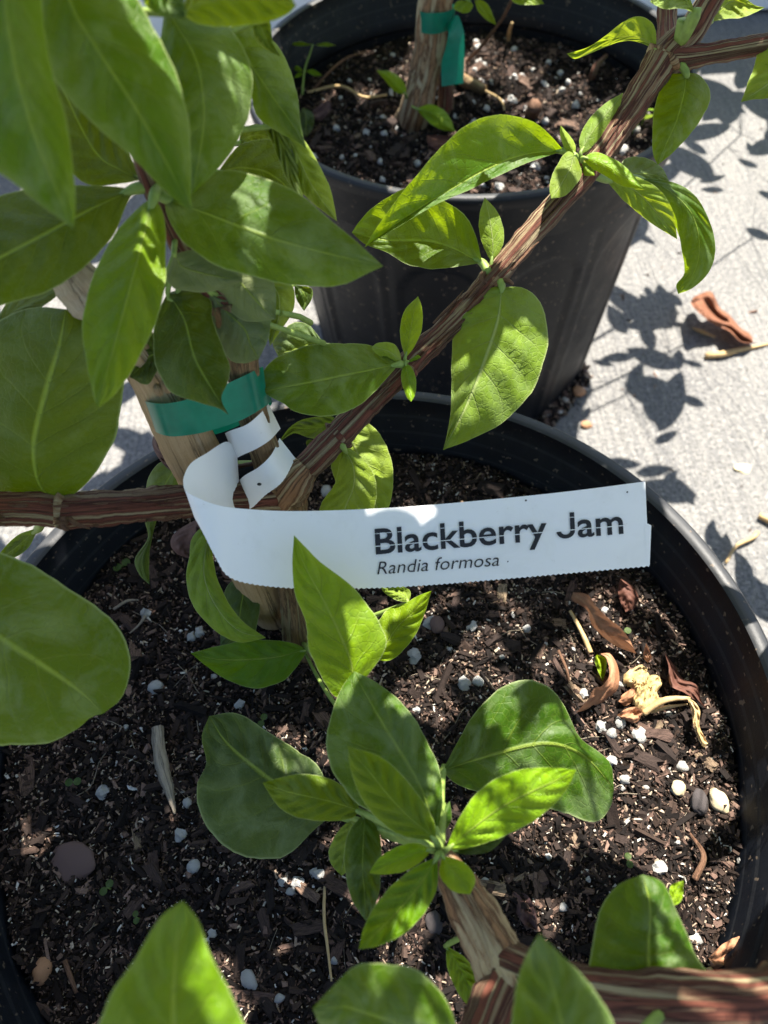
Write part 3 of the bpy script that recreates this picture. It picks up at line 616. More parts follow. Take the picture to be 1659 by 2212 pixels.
# ---- leaves on the crown stem (upper left)
T = brT
leaf(T, (-10, -170), (158, 492), [(75, -60), (105, 120), (145, 270), (161, 390), (163, 450)], [(-120, -40), (-150, 140), (-70, 320), (20, 388), (95, 448)], (0.118, 0.138), mid=[(8, -20), (35, 150), (85, 320)], side=(0.010, 0.006), pet=[(180, -160, 0.139)], bend=-0.006)
leaf(T, (150, -130), (415, 457), [(265, -45), (330, 60), (380, 150), (404, 240), (412, 340), (412, 410)], [(50, -60), (75, 80), (128, 188), (200, 265), (280, 335), (350, 408)], (0.138, 0.152), mid=[(150, 0), (215, 115), (310, 262)], side=(0.008, 0.004), bend=-0.005, pet=[(200, -70, 0.146)])
leaf(T, (355, 22), (413, 422), [(440, 18), (505, 70), (540, 140), (546, 200), (530, 270), (485, 348)], [(345, 110), (345, 220), (370, 330)], (0.168, 0.172), mid=[(385, 60), (425, 135), (440, 240), (430, 340)], side=(0.008, 0.004), bend=-0.004, pet=[(255, 40, 0.156)])
leaf(T, (392, 30), (640, 12), [(420, -40), (520, -70), (610, -30)], [(430, 52), (500, 58), (570, 50), (620, 32)], (0.148, 0.142), side=(0.004, 0.003), m='leaf_young', pet=[(240, 20, 0.152)])
leaf(T, (318, -40), (400, 42), [(360, -50), (395, -10)], [(310, 5), (350, 35)], (0.145, 0.147), m='leaf', pet=[(210, -40, 0.148)], side=(0.002, 0.002))
leaf(T, (492, 62), (662, 322), [(545, 40), (592, 90), (625, 145), (643, 210), (651, 275)], [(505, 130), (540, 195), (555, 250), (600, 285), (640, 305)], (0.182, 0.192), mid=[(520, 105), (575, 190), (625, 260)], side=(0.006, 0.006), m='leaf', pet=[(380, 60, 0.186), (262, 180, 0.166)])
leaf(T, (546, 48), (606, 122), [(582, 45), (588, 85)], [(552, 85), (580, 110)], (0.178, 0.178), m='leaf_fuzzy', pet=[(480, 40, 0.18), (258, 170, 0.165)], NU=20)
leaf(T, (548, 205), (656, 432), [(598, 245), (628, 305), (648, 375)], [(560, 250), (590, 315), (620, 390)], (0.196, 0.204), m='leaf_dark', side=(0.004, -0.003), pet=[(400, 260, 0.19), (292, 300, 0.177)])
leaf(T, (608, 272), (728, 478), [(655, 300), (692, 362), (716, 415)], [(622, 320), (638, 395), (668, 432), (705, 462)], (0.2, 0.208), mid=[(640, 330), (672, 398)], m='leaf_fuzzy', side=(0.005, 0.003), wav=0.0014, pet=[(520, 240, 0.198), (295, 300, 0.178)])
leaf(T, (470, 372), (648, 432), [(515, 315), (560, 302), (600, 308), (632, 350)], [(500, 410), (560, 440), (610, 445)], (0.21, 0.22), m='leaf_dark', side=(0.003, 0.003), pet=[(400, 400, 0.2), (334, 410, 0.187)])
leaf(T, (515, 310), (600, 300), [(525, 280), (555, 268), (585, 285)], [(540, 315), (580, 312)], (0.222, 0.225), m='leaf_fuzzy', NU=20, pet=[(440, 340, 0.21), (305, 330, 0.179)])
leaf(T, (355, 428), (828, 575), [(378, 398), (440, 374), (500, 371), (565, 382), (640, 415), (720, 480), (785, 536)], [(362, 468), (400, 525), (470, 572), (575, 605), (680, 620), (745, 612), (795, 590)], (0.184, 0.178), mid=[(460, 466), (580, 512), (700, 545)], side=(0.006, 0.006), bend=-0.004, pet=[(334, 410, 0.184)], petr=0.0013)
leaf(T, (333, 425), (212, 880), [(355, 470), (358, 560), (355, 630), (335, 700), (300, 775), (250, 850)], [(300, 448), (245, 510), (200, 600), (178, 690), (186, 780), (203, 858)], (0.176, 0.165), mid=[(300, 550), (262, 690), (232, 800)], side=(0.005, 0.004), bend=-0.003, m='leaf_mid', pet=[(345, 412, 0.184), (340, 408, 0.183)], petr=0.0013)
leaf(T, (292, 408), (-130, 650), [(200, 400), (90, 405), (-20, 430), (-120, 520)], [(270, 450), (240, 515), (190, 570), (135, 612), (60, 645), (0, 660), (-80, 668)], (0.184, 0.168), mid=[(200, 450), (90, 510), (-30, 575)], side=(0.005, 0.006), bend=-0.002, m='leaf_dark', pet=[(330, 402, 0.185)], petr=0.0014)
leaf(T, (308, 388), (110, 165), [(260, 300), (200, 190), (150, 150)], [(250, 398), (180, 395), (130, 330), (105, 240)], (0.19, 0.185), m='leaf_dark', pet=[(330, 400, 0.186)], side=(0.003, 0.003))
leaf(T, (362, 632), (494, 897), [(420, 622), (456, 652), (458, 685), (474, 730), (494, 785), (494, 822), (478, 860)], [(345, 668), (331, 725), (336, 785), (365, 842), (425, 868), (472, 882)], (0.2, 0.19), mid=[(398, 690), (420, 770), (455, 835)], side=(0.004, 0.005), m='leaf_dark', pet=[(375, 580, 0.2), (385, 525, 0.196)], wav=0.0012)
leaf(T, (450, 628), (560, 775), [(515, 648), (578, 672), (582, 722)], [(455, 690), (490, 770), (525, 785)], (0.2, 0.208), m='leaf_under', side=(0.003, 0.006), pet=[(478, 640, 0.203)], wav=0.0012)
leaf(T, (376, 548), (525, 606), [(430, 540), (490, 565)], [(362, 610), (410, 630), (470, 628)], (0.1885, 0.1905), quilt=0.0002, m='leaf_under', side=(0.003, 0.003), pet=[(378, 520, 0.1925)])
leaf(T, (468, 560), (596, 690), [(530, 560), (590, 610)], [(470, 620), (520, 690)], (0.196, 0.202), m='leaf_under', side=(0.003, 0.004), pet=[(440, 590, 0.199)], wav=0.0012, quilt=0.0002)
leaf(T, (566, 600), (583, 748), [(605, 600), (634, 622), (634, 668), (608, 712)], [(568, 650), (575, 700)], (0.222, 0.222), m='leaf_fuzzy', side=(0.006, 0.003), pet=[(530, 620, 0.215), (490, 650, 0.208)], petr=0.0004)
leaf(T, (636, 616), (657, 672), [(672, 622), (674, 645)], [(638, 640), (648, 660)], (0.23, 0.232), m='leaf_dark', NU=16, pet=[(590, 610, 0.224), (490, 652, 0.208)], petr=0.0004)
leaf(T, (700, 742), (600, 770), [(665, 700), (630, 700), (590, 735)], [(680, 790), (640, 800)], (0.236, 0.246), m='leaf_blue', side=(0.003, 0.003), pet=[(672, 698, 0.233), (630, 680, 0.226), (500, 670, 0.210)], petr=0.0009)
leaf(T, (-20, 715), (146, 610), [(40, 690), (110, 650)], [(20, 650), (90, 625)], (0.212, 0.208), m='leaf_under', NU=20, pet=[(-60, 760, 0.213), (-70, 1098, 0.212)])
leaf(T, (305, 730), (150, 690), [(250, 690), (190, 668)], [(240, 770), (180, 745)], (0.205, 0.207), m='leaf_under', NU=20, pet=[(385, 530, 0.1955)])
leaf(T, (350, 780), (280, 815), [(330, 720), (300, 740)], [(320, 830)], (0.206, 0.206), m='leaf_dark', NU=20, pet=[(400, 560, 0.198)])

# ---- leaves on the left branch
B = brB
leaf(B, (125, 1086), (142, 668), [(182, 1050), (240, 962), (268, 855), (262, 760), (205, 690)], [(70, 1066), (-20, 1060), (-95, 920), (-65, 745), (10, 686), (80, 664)], (0.22, 0.198), mid=[(84, 1046), (72, 960), (98, 850), (128, 750)], side=(0.006, 0.010), bend=-0.004, m='leaf_dark', pet=[(132, 1096, 0.2195), (136, 1100, 0.2185)], petr=0.0014)
leaf(B, (-210, 1290), (222, 1542), [(-120, 1175), (0, 1193), (80, 1230), (160, 1276), (232, 1332), (275, 1392), (280, 1455), (262, 1508)], [(-170, 1450), (-80, 1585), (20, 1610), (105, 1602), (165, 1576), (197, 1549)], (0.196, 0.2), mid=[(-100, 1310), (0, 1376), (100, 1442), (178, 1498)], side=(0.004, 0.004), bend=-0.006, quilt=0.0006, m='leaf', pet=[(-175, 1180, 0.2), (-140, 1092, 0.208)], petr=0.0015)
leaf(B, (84, 1140), (-10, 1215), [(60, 1185), (20, 1210)], [(40, 1155), (5, 1188)], (0.236, 0.25), m='leaf', NU=20, pet=[(96, 1112, 0.222)], petr=0.0014)
leaf(shrub, (390, 1010), (323, 1263), [(350, 998), (325, 1024), (314, 1065), (312, 1120), (319, 1162), (291, 1208), (302, 1242)], [(397, 1040), (380, 1085), (344, 1112), (325, 1180), (322, 1222)], (0.27, 0.285), m='leaf_blue', side=(0.005, 0.004), pet=[(470, 1000, 0.262), (560, 1000, 0.252)])
# dried purple leaves hanging on the trunk
leaf(shrub, (398, 1024), (336, 925), [(360, 1010), (330, 965)], [(375, 992), (352, 950), (345, 920)], (0.268, 0.262), m='dead_purple', side=(0.006, -0.004), name='dried_leaf', pet=[(480, 1010, 0.262), (560, 1000, 0.25)], petm='twig', wav=0.002)
leaf(shrub, (432, 1118), (412, 1207), [(385, 1145), (368, 1170), (380, 1195)], [(440, 1150), (425, 1185)], (0.262, 0.272), m='dead_purple', side=(0.008, -0.005), name='dried_leaf', pet=[(500, 1110, 0.262), (600, 1100, 0.262)], petm='twig', wav=0.002)
leaf(shrub, (455, 1165), (497, 1252), [(470, 1210), (482, 1245)], [(475, 1170), (495, 1215)], (0.272, 0.28), m='dead_purple', side=(0.003, -0.003), name='dried_leaf', pet=[(520, 1150, 0.268), (610, 1120, 0.265)], petm='twig')
leaf(shrub, (462, 1118), (575, 1378), [(415, 1160), (409, 1205), (402, 1245), (410, 1292), (436, 1334), (472, 1368), (520, 1388)], [(458, 1170), (465, 1232), (490, 1296), (526, 1343)], (0.262, 0.256), mid=[(445, 1185), (442, 1250), (470, 1315), (515, 1362)], m='leaf_fuzzy', side=(0.004, 0.004), bend=-0.003, pet=[(530, 1100, 0.262), (600, 1100, 0.262)])
leaf(shrub, (528, 1235), (476, 1402), [(490, 1268), (478, 1330)], [(560, 1262), (558, 1335), (535, 1395)], (0.285, 0.297), m='leaf_blue', side=(0.004, 0.004), pet=[(570, 1215, 0.284), (625, 1200, 0.278)])
leaf(shrub, (664, 1402), (412, 1411), [(625, 1387), (550, 1382), (465, 1397)], [(650, 1428), (610, 1472), (550, 1487), (500, 1474), (450, 1442)], (0.296, 0.28), mid=[(590, 1420), (480, 1425)], m='leaf_mid', side=(0.004, 0.005), pet=[(672, 1396, 0.302), (650, 1380, 0.312)])
leaf(shrub, (750, 1512), (635, 1156), [(718, 1500), (690, 1452), (667, 1402), (660, 1345), (640, 1290), (631, 1228)], [(800, 1452), (835, 1400), (830, 1365), (790, 1300), (750, 1258), (690, 1212)], (0.216, 0.208), mid=[(762, 1450), (742, 1388), (700, 1300), (655, 1216)], m='leaf_young', side=(0.003, 0.006), bend=-0.004, pet=[(740, 1545, 0.24), (690, 1470, 0.285), (650, 1385, 0.312)])
leaf(shrub, (798, 1422), (932, 1276), [(845, 1426), (892, 1380), (916, 1330)], [(815, 1350), (835, 1318), (872, 1304), (905, 1286)], (0.262, 0.258), m='leaf_young', side=(0.004, 0.003), pet=[(740, 1420, 0.29), (655, 1390, 0.312)])
leaf(shrub, (884, 1302), (820, 1262), [(885, 1275), (850, 1262)], [(855, 1296), (830, 1280)], (0.262, 0.262), m='leaf_fuzzy', NU=20, pet=[(850, 1330, 0.275), (700, 1400, 0.3), (655, 1388, 0.311)], petr=0.0009)

# ---- leaves on the long right branch
A = brA
leaf(A, (862, 787), (566, 846), [(820, 752), (740, 741), (660, 748), (595, 775), (563, 812)], [(836, 816), (792, 862), (745, 892), (690, 900), (640, 890), (612, 872), (592, 862)], (0.244, 0.226), mid=[(760, 808), (660, 828)], side=(0.004, 0.004), bend=-0.003, m='leaf', pet=[(872, 789, 0.2465)], petr=0.0012)
def young(parent, b, t, l, r, d, s=(0.002, 0.002), m='leaf_young', **k): return leaf(parent, b, t, l, r, d, side=s, m=m, NU=26, NV=5, quilt=0.0002, wav=0.0003, petr=0.0006, **k)
young(A, (875, 774), (903, 640), [(864, 722), (873, 672)], [(893, 752), (911, 712), (912, 668)], (0.2445, 0.238), pet=[(876, 786, 0.247)])
young(A, (875, 783), (888, 868), [(867, 802), (868, 828), (878, 857)], [(889, 794), (899, 820), (897, 852)], (0.2445, 0.238), pet=[(877, 780, 0.247)])
young(A, (868, 783), (802, 752), [(863, 760), (847, 741), (815, 741)], [(842, 781), (815, 766)], (0.2445, 0.238), m='leaf_fuzzy', pet=[(877, 786, 0.247)])
young(A, (880, 781), (909, 771), [(890, 770), (902, 766)], [(890, 784), (902, 780)], (0.2455, 0.2445), pet=[(876, 784, 0.247)])
leaf(A, (1084, 620), (957, 972), [(1050, 612), (1012, 634), (986, 680), (977, 740), (975, 820), (974, 880), (966, 935)], [(1128, 622), (1164, 648), (1183, 705), (1178, 780), (1140, 858), (1085, 915), (1020, 948)], (0.246, 0.25), mid=[(1076, 690), (1048, 775), (1005, 880)], side=(0.006, 0.006), bend=-0.005, quilt=0.0014, wav=0.0011, m='leaf_fuzzy', pet=[(1080, 606, 0.2465)], petr=0.0012)
leaf(A, (1042, 568), (760, 503), [(1030, 515), (1004, 462), (958, 430), (905, 408), (870, 409), (815, 440), (775, 480)], [(1000, 574), (935, 582), (880, 571), (836, 545), (790, 528)], (0.249, 0.25), mid=[(1016, 556), (974, 535), (921, 521), (840, 520)], side=(-0.008, -0.002), m='leaf', quilt=0.0009, pet=[(1052, 582, 0.2475), (1056, 592, 0.2475)], petr=0.0014)
leaf(A, (1218, 326), (787, 535), [(1192, 296), (1152, 262), (1092, 248), (1020, 264), (950, 320), (900, 380), (858, 430), (815, 490)], [(1150, 348), (1080, 378), (1010, 412), (945, 440), (885, 475), (830, 508)], (0.247, 0.232), mid=[(1140, 333), (1060, 362), (970, 412), (875, 470)], side=(-0.010, -0.002), bend=-0.003, m='leaf', pet=[(1240, 338, 0.2475), (1258, 355, 0.2475)], petr=0.0012, quilt=0.0005)
young(A, (1062, 566), (1047, 426), [(1050, 545), (1037, 510), (1035, 468)], [(1082, 540), (1089, 505), (1076, 460)], (0.2475, 0.244), m='leaf_fuzzy', pet=[(1064, 588, 0.2475)])
young(A, (1244, 334), (1191, 429), [(1224, 328), (1197, 368), (1187, 405)], [(1257, 374), (1243, 400), (1220, 423)], (0.2445, 0.238), m='leaf_fuzzy', pet=[(1256, 355, 0.2475)])
young(A, (1258, 341), (1390, 408), [(1285, 328), (1322, 341), (1355, 364), (1378, 390)], [(1276, 362), (1309, 381), (1348, 403)], (0.244, 0.236), pet=[(1258, 357, 0.2475)])
young(A, (1254, 332), (1346, 200), [(1252, 298), (1272, 258), (1305, 225)], [(1271, 324), (1309, 281), (1336, 238)], (0.2445, 0.246), m='leaf_fuzzy', pet=[(1258, 355, 0.2475)])
young(A, (1243, 334), (1211, 271), [(1222, 324), (1210, 291)], [(1243, 314), (1232, 294)], (0.2445, 0.243), m='leaf_fuzzy', pet=[(1258, 355, 0.2475)])
young(A, (1256, 346), (1284, 379), [(1258, 375), (1270, 380)], [(1272, 352), (1282, 362)], (0.2455, 0.243), pet=[(1260, 358, 0.2475)])
leaf(A, (1483, 158), (1421, 356), [(1441, 164), (1421, 205), (1411, 251), (1409, 300), (1411, 334)], [(1508, 161), (1530, 185), (1534, 215), (1520, 248), (1490, 291), (1451, 332)], (0.247, 0.262), mid=[(1478, 200), (1462, 260), (1440, 310)], side=(0.004, 0.005), bend=-0.003, m='leaf', pet=[(1470, 138, 0.2475)], petr=0.0012)
leaf(brA2, (1705, 40), (1600, 221), [(1659, 74), (1639, 100), (1629, 140), (1610, 195)], [(1760, 110), (1730, 190), (1660, 212), (1626, 215)], (0.236, 0.238), m='leaf_fuzzy', side=(0.005, 0.004), pet=[(1715, 78, 0.239)])
leaf(A, (1535, 48), (1652, 16), [(1545, 0), (1575, -35), (1625, 8)], [(1570, 41), (1600, 38), (1625, 30)], (0.248, 0.262), m='leaf_fuzzy', side=(-0.004, -0.002), pet=[(1515, 40, 0.2455)], wav=0.0014)
leaf(A, (1502, 28), (1404, 4), [(1480, -20), (1430, -40)], [(1472, 19), (1440, 20), (1420, 14)], (0.236, 0.228), m='leaf_fuzzy', side=(0.003, -0.002), pet=[(1478, 42, 0.24), (1470, 88, 0.2445)], petr=0.002)
leaf(A, (1418, 108), (1224, 116), [(1416, 66), (1401, 43), (1371, 36), (1342, 50), (1309, 76), (1272, 101)], [(1375, 90), (1342, 90), (1309, 101), (1259, 122), (1239, 127)], (0.247, 0.262), mid=[(1408, 95), (1365, 79), (1295, 91), (1250, 114)], side=(-0.007, 0.004), m='leaf_fuzzy', pet=[(1426, 124, 0.2465)], petr=0.0012)
leaf(A, (1308, 388), (1463, 517), [(1350, 378), (1390, 387), (1430, 415), (1455, 460)], [(1335, 420), (1360, 445), (1404, 480), (1440, 503)], (0.257, 0.268), mid=[(1372, 412), (1420, 462)], m='leaf_fuzzy', side=(-0.003, 0.003), pet=[(1275, 376, 0.253)], petr=0.0012)
leaf(A, (1372, 384), (1465, 635), [(1440, 390), (1495, 415), (1530, 470), (1545, 530), (1535, 582), (1500, 620)], [(1405, 405), (1440, 440), (1460, 490), (1474, 545), (1478, 590), (1461, 614)], (0.268, 0.296), mid=[(1430, 402), (1490, 455), (1510, 520), (1502, 582)], m='leaf', side=(0.002, 0.004), bend=-0.004, pet=[(1310, 386, 0.26), (1278, 374, 0.2545)], petr=0.0012)
leaf(A, (1330, 388), (1445, 390), [(1348, 345), (1390, 340), (1428, 360)], [(1370, 410), (1420, 405)], (0.268, 0.28), m='leaf_blue', side=(0.003, 0.003), pet=[(1278, 376, 0.255)])
leaf(A, (733, 903), (822, 1112), [(755, 893), (802, 918), (830, 953), (847, 1000), (850, 1050), (840, 1095)], [(712, 950), (714, 1000), (734, 1066), (770, 1105)], (0.272, 0.28), m='leaf_fuzzy', side=(0.003, 0.003), pet=[(728, 925, 0.262), (730, 940, 0.254)], petr=0.0014)
leaf(A, (741, 966), (735, 1160), [(762, 972), (797, 1006), (812, 1044), (808, 1100), (780, 1140)], [(733, 1000), (724, 1042), (697, 1085), (690, 1120)], (0.2465, 0.262), mid=[(762, 1005), (764, 1050), (745, 1100)], m='leaf_fuzzy', side=(0.005, 0.004), pet=[(735, 952, 0.247)], petr=0.0011)
leaf(A, (730, 912), (601, 957), [(714, 899), (658, 905), (625, 924)], [(705, 944), (668, 946), (635, 936)], (0.262, 0.285), m='leaf_blue', side=(-0.003, 0.002), pet=[(734, 928, 0.254)], petr=0.0012, wav=0.0014)
leaf(shrub, (690, 968), (664, 972), [(680, 952), (662, 952)], [(685, 985), (668, 986)], (0.285, 0.285), m='leaf_blue', NU=16, pet=[(715, 965, 0.275), (722, 955, 0.256)], petr=0.0006)

# --------------------------------------------------------- shrub whose branch reaches in at the bottom right
nb0 = np.array([C3[0], C3[1], S3])
nshrub = thing('potted_shrub', tuple(nb0), 'shrub with red bark whose thick branch reaches over the tagged pot', 'shrub')
ntr = tube('trunk', [nb0 + (0, 0, -0.01), nb0 + (-0.004, 0.004, 0.06), nb0 + (-0.02, 0.01, 0.14), nb0 + (-0.03, 0.012, 0.24), nb0 + (-0.04, 0.02, 0.36)], [0.010, 0.009, 0.008, 0.006, 0.004], M['bark_lower'], nshrub, 50, 14, 0.14, 1.0)
ndn = P(1085, 2092, 0.180)
brC = tube('branch', [nb0 + (-0.012, 0.006, 0.10), nb0 + (-0.10, 0.06, 0.125), (0.20, -0.05, 0.335), P(1820, 2185, 0.152), P(1660, 2172, 0.152), P(1480, 2165, 0.158), P(1300, 2152, 0.166), P(1180, 2128, 0.174), ndn],
           [0.0078, 0.0070, 0.0066, 0.0062, 0.0060, 0.0060, 0.0060, 0.0062, 0.0066], M['bark_red'], nshrub, 110, 18, 0.12, 9.0)
brD = tube('branch', px3([(1110, 2150, 0.176), (1085, 2092, 0.180), (1050, 2020, 0.184), (1010, 1950, 0.187), (972, 1880, 0.189), (950, 1838, 0.190)]), [0.0078, 0.0068, 0.0062, 0.0054, 0.0040, 0.0022], M['bark_tan'], nshrub, 60, 18, 0.12, 10.0)
brE = tube('branch', px3([(1105, 2120, 0.178), (1070, 2190, 0.172), (1030, 2290, 0.164), (980, 2420, 0.152)]), [0.0070, 0.0064, 0.0058, 0.0050], M['bark_red'], nshrub, 40, 16, 0.12, 11.0)
D_ = brD; ctr = (950, 1838, 0.189)
leaf(D_, (944, 1800), (765, 1450), [(952, 1760), (956, 1710), (945, 1650), (915, 1585), (868, 1520), (812, 1474)], [(880, 1785), (785, 1745), (732, 1685), (708, 1612), (714, 1550), (738, 1486)], (0.194, 0.212), mid=[(905, 1690), (835, 1575), (785, 1490)], side=(0.003, 0.004), bend=-0.002, m='leaf', pet=[ctr], petr=0.0010)
leaf(D_, (942, 1818), (750, 1610), [(935, 1768), (890, 1700), (830, 1640)], [(862, 1802), (800, 1752), (762, 1682)], (0.186, 0.178), side=(0.002, 0.002), m='leaf_mid', pet=[ctr], petr=0.0008)
leaf(D_, (776, 1752), (567, 1691), [(768, 1722), (725, 1688), (675, 1673), (625, 1675)], [(758, 1768), (700, 1774), (640, 1765), (600, 1741)], (0.206, 0.2), side=(0.002, 0.003), m='leaf_mid', pet=[(860, 1800, 0.198), ctr], petr=0.0009)
leaf(D_, (722, 1758), (452, 1547), [(695, 1668), (645, 1620), (592, 1591), (548, 1560), (505, 1540)], [(682, 1790), (622, 1845), (552, 1858), (490, 1830), (432, 1752), (427, 1692), (446, 1648), (435, 1592)], (0.226, 0.236), mid=[(640, 1722), (560, 1664), (490, 1605)], side=(0.003, 0.004), m='leaf_blue', quilt=0.0012, wav=0.0024, pet=[(830, 1800, 0.208), ctr], petr=0.0012)
leaf(D_, (956, 1665), (1326, 1705), [(990, 1600), (1022, 1548), (1072, 1490), (1140, 1472), (1192, 1490), (1222, 1532), (1252, 1592), (1292, 1622), (1320, 1652)], [(985, 1692), (1060, 1722), (1180, 1742), (1240, 1768), (1288, 1776), (1318, 1745)], (0.226, 0.24), mid=[(1060, 1632), (1180, 1606), (1262, 1632)], side=(0.004, 0.004), bend=-0.003, quilt=0.0014, wav=0.0022, m='leaf', pet=[(955, 1740, 0.208), ctr], petr=0.0012)
leaf(D_, (963, 1836), (1245, 1663), [(990, 1770), (1040, 1702), (1110, 1666), (1180, 1657)], [(1010, 1832), (1090, 1806), (1170, 1762), (1222, 1710)], (0.187, 0.178), side=(0.002, 0.002), m='leaf_young', pet=[ctr], petr=0.0008)
leaf(D_, (975, 1840), (1102, 1795), [(1010, 1815), (1060, 1800)], [(1010, 1846), (1060, 1838)], (0.193, 0.196), m='leaf_dark', NU=24, pet=[ctr], petr=0.0008)
young(D_, (932, 1836), (797, 1886), [(905, 1822), (868, 1825), (822, 1850)], [(915, 1856), (880, 1880), (830, 1889)], (0.186, 0.182), pet=[ctr])
leaf(D_, (945, 1850), (775, 2051), [(945, 1910), (928, 1955), (880, 2012), (822, 2042)], [(885, 1880), (822, 1940), (788, 1998)], (0.184, 0.170), side=(0.002, 0.002), m='leaf_mid', pet=[ctr], petr=0.0008)
leaf(D_, (788, 1755), (790, 1990), [(820, 1800), (823, 1870), (816, 1940)], [(752, 1800), (744, 1870), (760, 1942)], (0.204, 0.2), side=(0.002, 0.002), m='leaf', pet=[(870, 1800, 0.197), ctr], petr=0.0008)
leaf(D_, (765, 1768), (738, 1892), [(790, 1800), (775, 1860)], [(735, 1790), (711, 1832), (716, 1868)], (0.212, 0.22), m='leaf_fuzzy', NU=24, pet=[(860, 1805, 0.2), ctr], petr=0.0008)
young(D_, (955, 1848), (1016, 1932), [(1000, 1862), (1027, 1897)], [(950, 1890), (978, 1925)], (0.184, 0.176), pet=[ctr])
young(D_, (958, 1800), (972, 1730), [(975, 1770)], [(948, 1760)], (0.2, 0.206), m='leaf', pet=[ctr])
leaf(brE, (380, 2440), (395, 1946), [(560, 2330), (530, 2212), (490, 2130), (452, 2055), (430, 1992)], [(200, 2330), (212, 2230), (240, 2150), (290, 2072), (348, 1982)], (0.120, 0.124), side=(0.003, 0.003), m='leaf_mid', pet=[(700, 2480, 0.138), (985, 2410, 0.152)], petr=0.0012)
leaf(brE, (995, 2310), (675, 2178), [(985, 2212), (952, 2142), (900, 2096), (830, 2082), (770, 2086), (718, 2132)], [(900, 2340), (780, 2310), (700, 2230)], (0.152, 0.145), side=(0.002, 0.004), m='leaf', pet=[(1028, 2290, 0.163)], petr=0.0012)
leaf(D_, (964, 2042), (1025, 2188), [(1010, 2074), (1036, 2125), (1042, 2162)], [(966, 2090), (990, 2146)], (0.205, 0.2), m='leaf_young', side=(0.002, 0.002), pet=[(1000, 2030, 0.196), (1030, 2010, 0.187)])
leaf(brC, (1240, 2420), (1165, 2016), [(1380, 2330), (1326, 2212), (1300, 2160), (1260, 2110), (1210, 2060)], [(1110, 2330), (1104, 2212), (1110, 2160), (1130, 2080)], (0.122, 0.128), side=(0.003, 0.003), m='leaf', pet=[(1300, 2480, 0.13), (1450, 2300, 0.15), (1440, 2180, 0.158)], petr=0.0012)
leaf(brC, (1408, 2150), (1388, 1889), [(1535, 2128), (1505, 2066), (1480, 2006), (1456, 1955), (1430, 1905)], [(1290, 2148), (1273, 2110), (1280, 2045), (1295, 1970), (1330, 1915)], (0.162, 0.172), mid=[(1400, 2060), (1405, 1960)], side=(0.005, 0.004), bend=-0.003, m='leaf', pet=[(1410, 2162, 0.158)], petr=0.0014)
leaf(brC, (1445, 1960), (1477, 1902), [(1472, 1945)], [(1448, 1915)], (0.182, 0.186), m='leaf_young', NU=16, pet=[(1430, 2080, 0.172), (1425, 2160, 0.16)])
# the rest of this shrub's leaves, beyond the picture's right edge
def far_leaf_mesh(m, seed):
    NU, NV = 13, 4; V = []; UV = []; r_ = random.Random(seed); w0 = r_.uniform(0.17, 0.22)
    for i in range(NU):
        u = i / (NU - 1); w = w0 * (math.sin(math.pi * u ** 0.85) ** 0.8 if 0 < u < 1 else 0.0)
        for j in range(-NV, NV + 1):
            v = j / NV; V.append((u, v * w, 0.10 * abs(v) * w * 2 - 0.22 * (u - 0.3) ** 2 + 0.012 * math.cos(6.28 * (6 * u - abs(v))) * abs(v) * (1 - abs(v)))); UV.append((u, (v + 1) / 2))
    me = bpy.data.meshes.new('leaf'); me.from_pydata(V, [], grid_faces(NU, 2 * NV + 1)); l = me.uv_layers.new(name='UVMap')
    for lp in me.loops: l.data[lp.index].uv = UV[lp.vertex_index]
    me.polygons.foreach_set('use_smooth', [True] * len(me.polygons)); me.materials.append(m); return me
FAR = [far_leaf_mesh(M[k], i) for i, k in enumerate(('leaf', 'leaf', 'leaf_young', 'leaf_fuzzy'))]
def far_leaf(parent, base, dirv, length, r_, nrm=None):
    d = Vector(dirv).normalized(); n = Vector(nrm) if nrm is not None else Vector((r_.gauss(0, .4), r_.gauss(0, .4), 1))
    y = n.cross(d).normalized(); z = d.cross(y)
    o = bpy.data.objects.new('leaf', FAR[r_.randrange(4)]); col.objects.link(o); o.parent = parent
    off = Vector(root_of(parent).location)
    mw = Matrix(((d.x, y.x, z.x), (d.y, y.y, z.y), (d.z, y.z, z.z))).to_4x4(); mw.translation = Vector(base) - off
    o.matrix_local = mw @ Matrix.Scale(length, 4); return o
rl = random.Random(17)
for k in range(26):
    t = rl.random(); b = nb0 + np.array([-0.02 - 0.02 * t, 0.01 + 0.01 * t, 0.14 + 0.22 * t]); a = rl.random() * 6.28
    if math.cos(a) < -0.2: a = a + math.pi
    far_leaf(ntr, b, (math.cos(a), math.sin(a), rl.uniform(-.2, .5)), rl.uniform(0.045, 0.07), rl)

# --------------------------------------------------------- stake, tape and tag on the tagged shrub
stb = PZ(598, 1335, S1)
stake = thing('stake', tuple(stb), 'pale wooden stake tied to the tagged shrub with green tape', 'stake')
tube('shaft', np.vstack([PZ(598, 1345, S1 - 0.012)[None], px3([(560, 1265, 0.298), (500, 1140, 0.272), (420, 985, 0.242), (372, 885, 0.226), (330, 805, 0.216), (255, 705, 0.206), (175, 622, 0.197)])]),
     [0.0078, 0.0082, 0.0086, 0.0086, 0.0080, 0.0070, 0.0060, 0.0056], M['stake'], stake, 80, 18, 0.05, 2.2)
tube('bark_tip', px3([(205, 652, 0.2), (180, 628, 0.1972), (160, 600, 0.194), (120, 545, 0.188)]), [0.0064, 0.0062, 0.0060, 0.0054], M['grey_wood'], stake, 26, 14, 0.18, 3.3)
for q in ([(338, 832, 0.2085), (345, 852, 0.209)], [(354, 824, 0.2082), (364, 846, 0.209)]):     # split splinters in the notch
    a, b = q; tube('splinter', px3([a, ((a[0] + b[0]) / 2, (a[1] + b[1]) / 2, a[2] - 0.0006), b]), [0.0010, 0.0013, 0.0010], M['stake'], stake, 8, 5, 0.2, a[0])
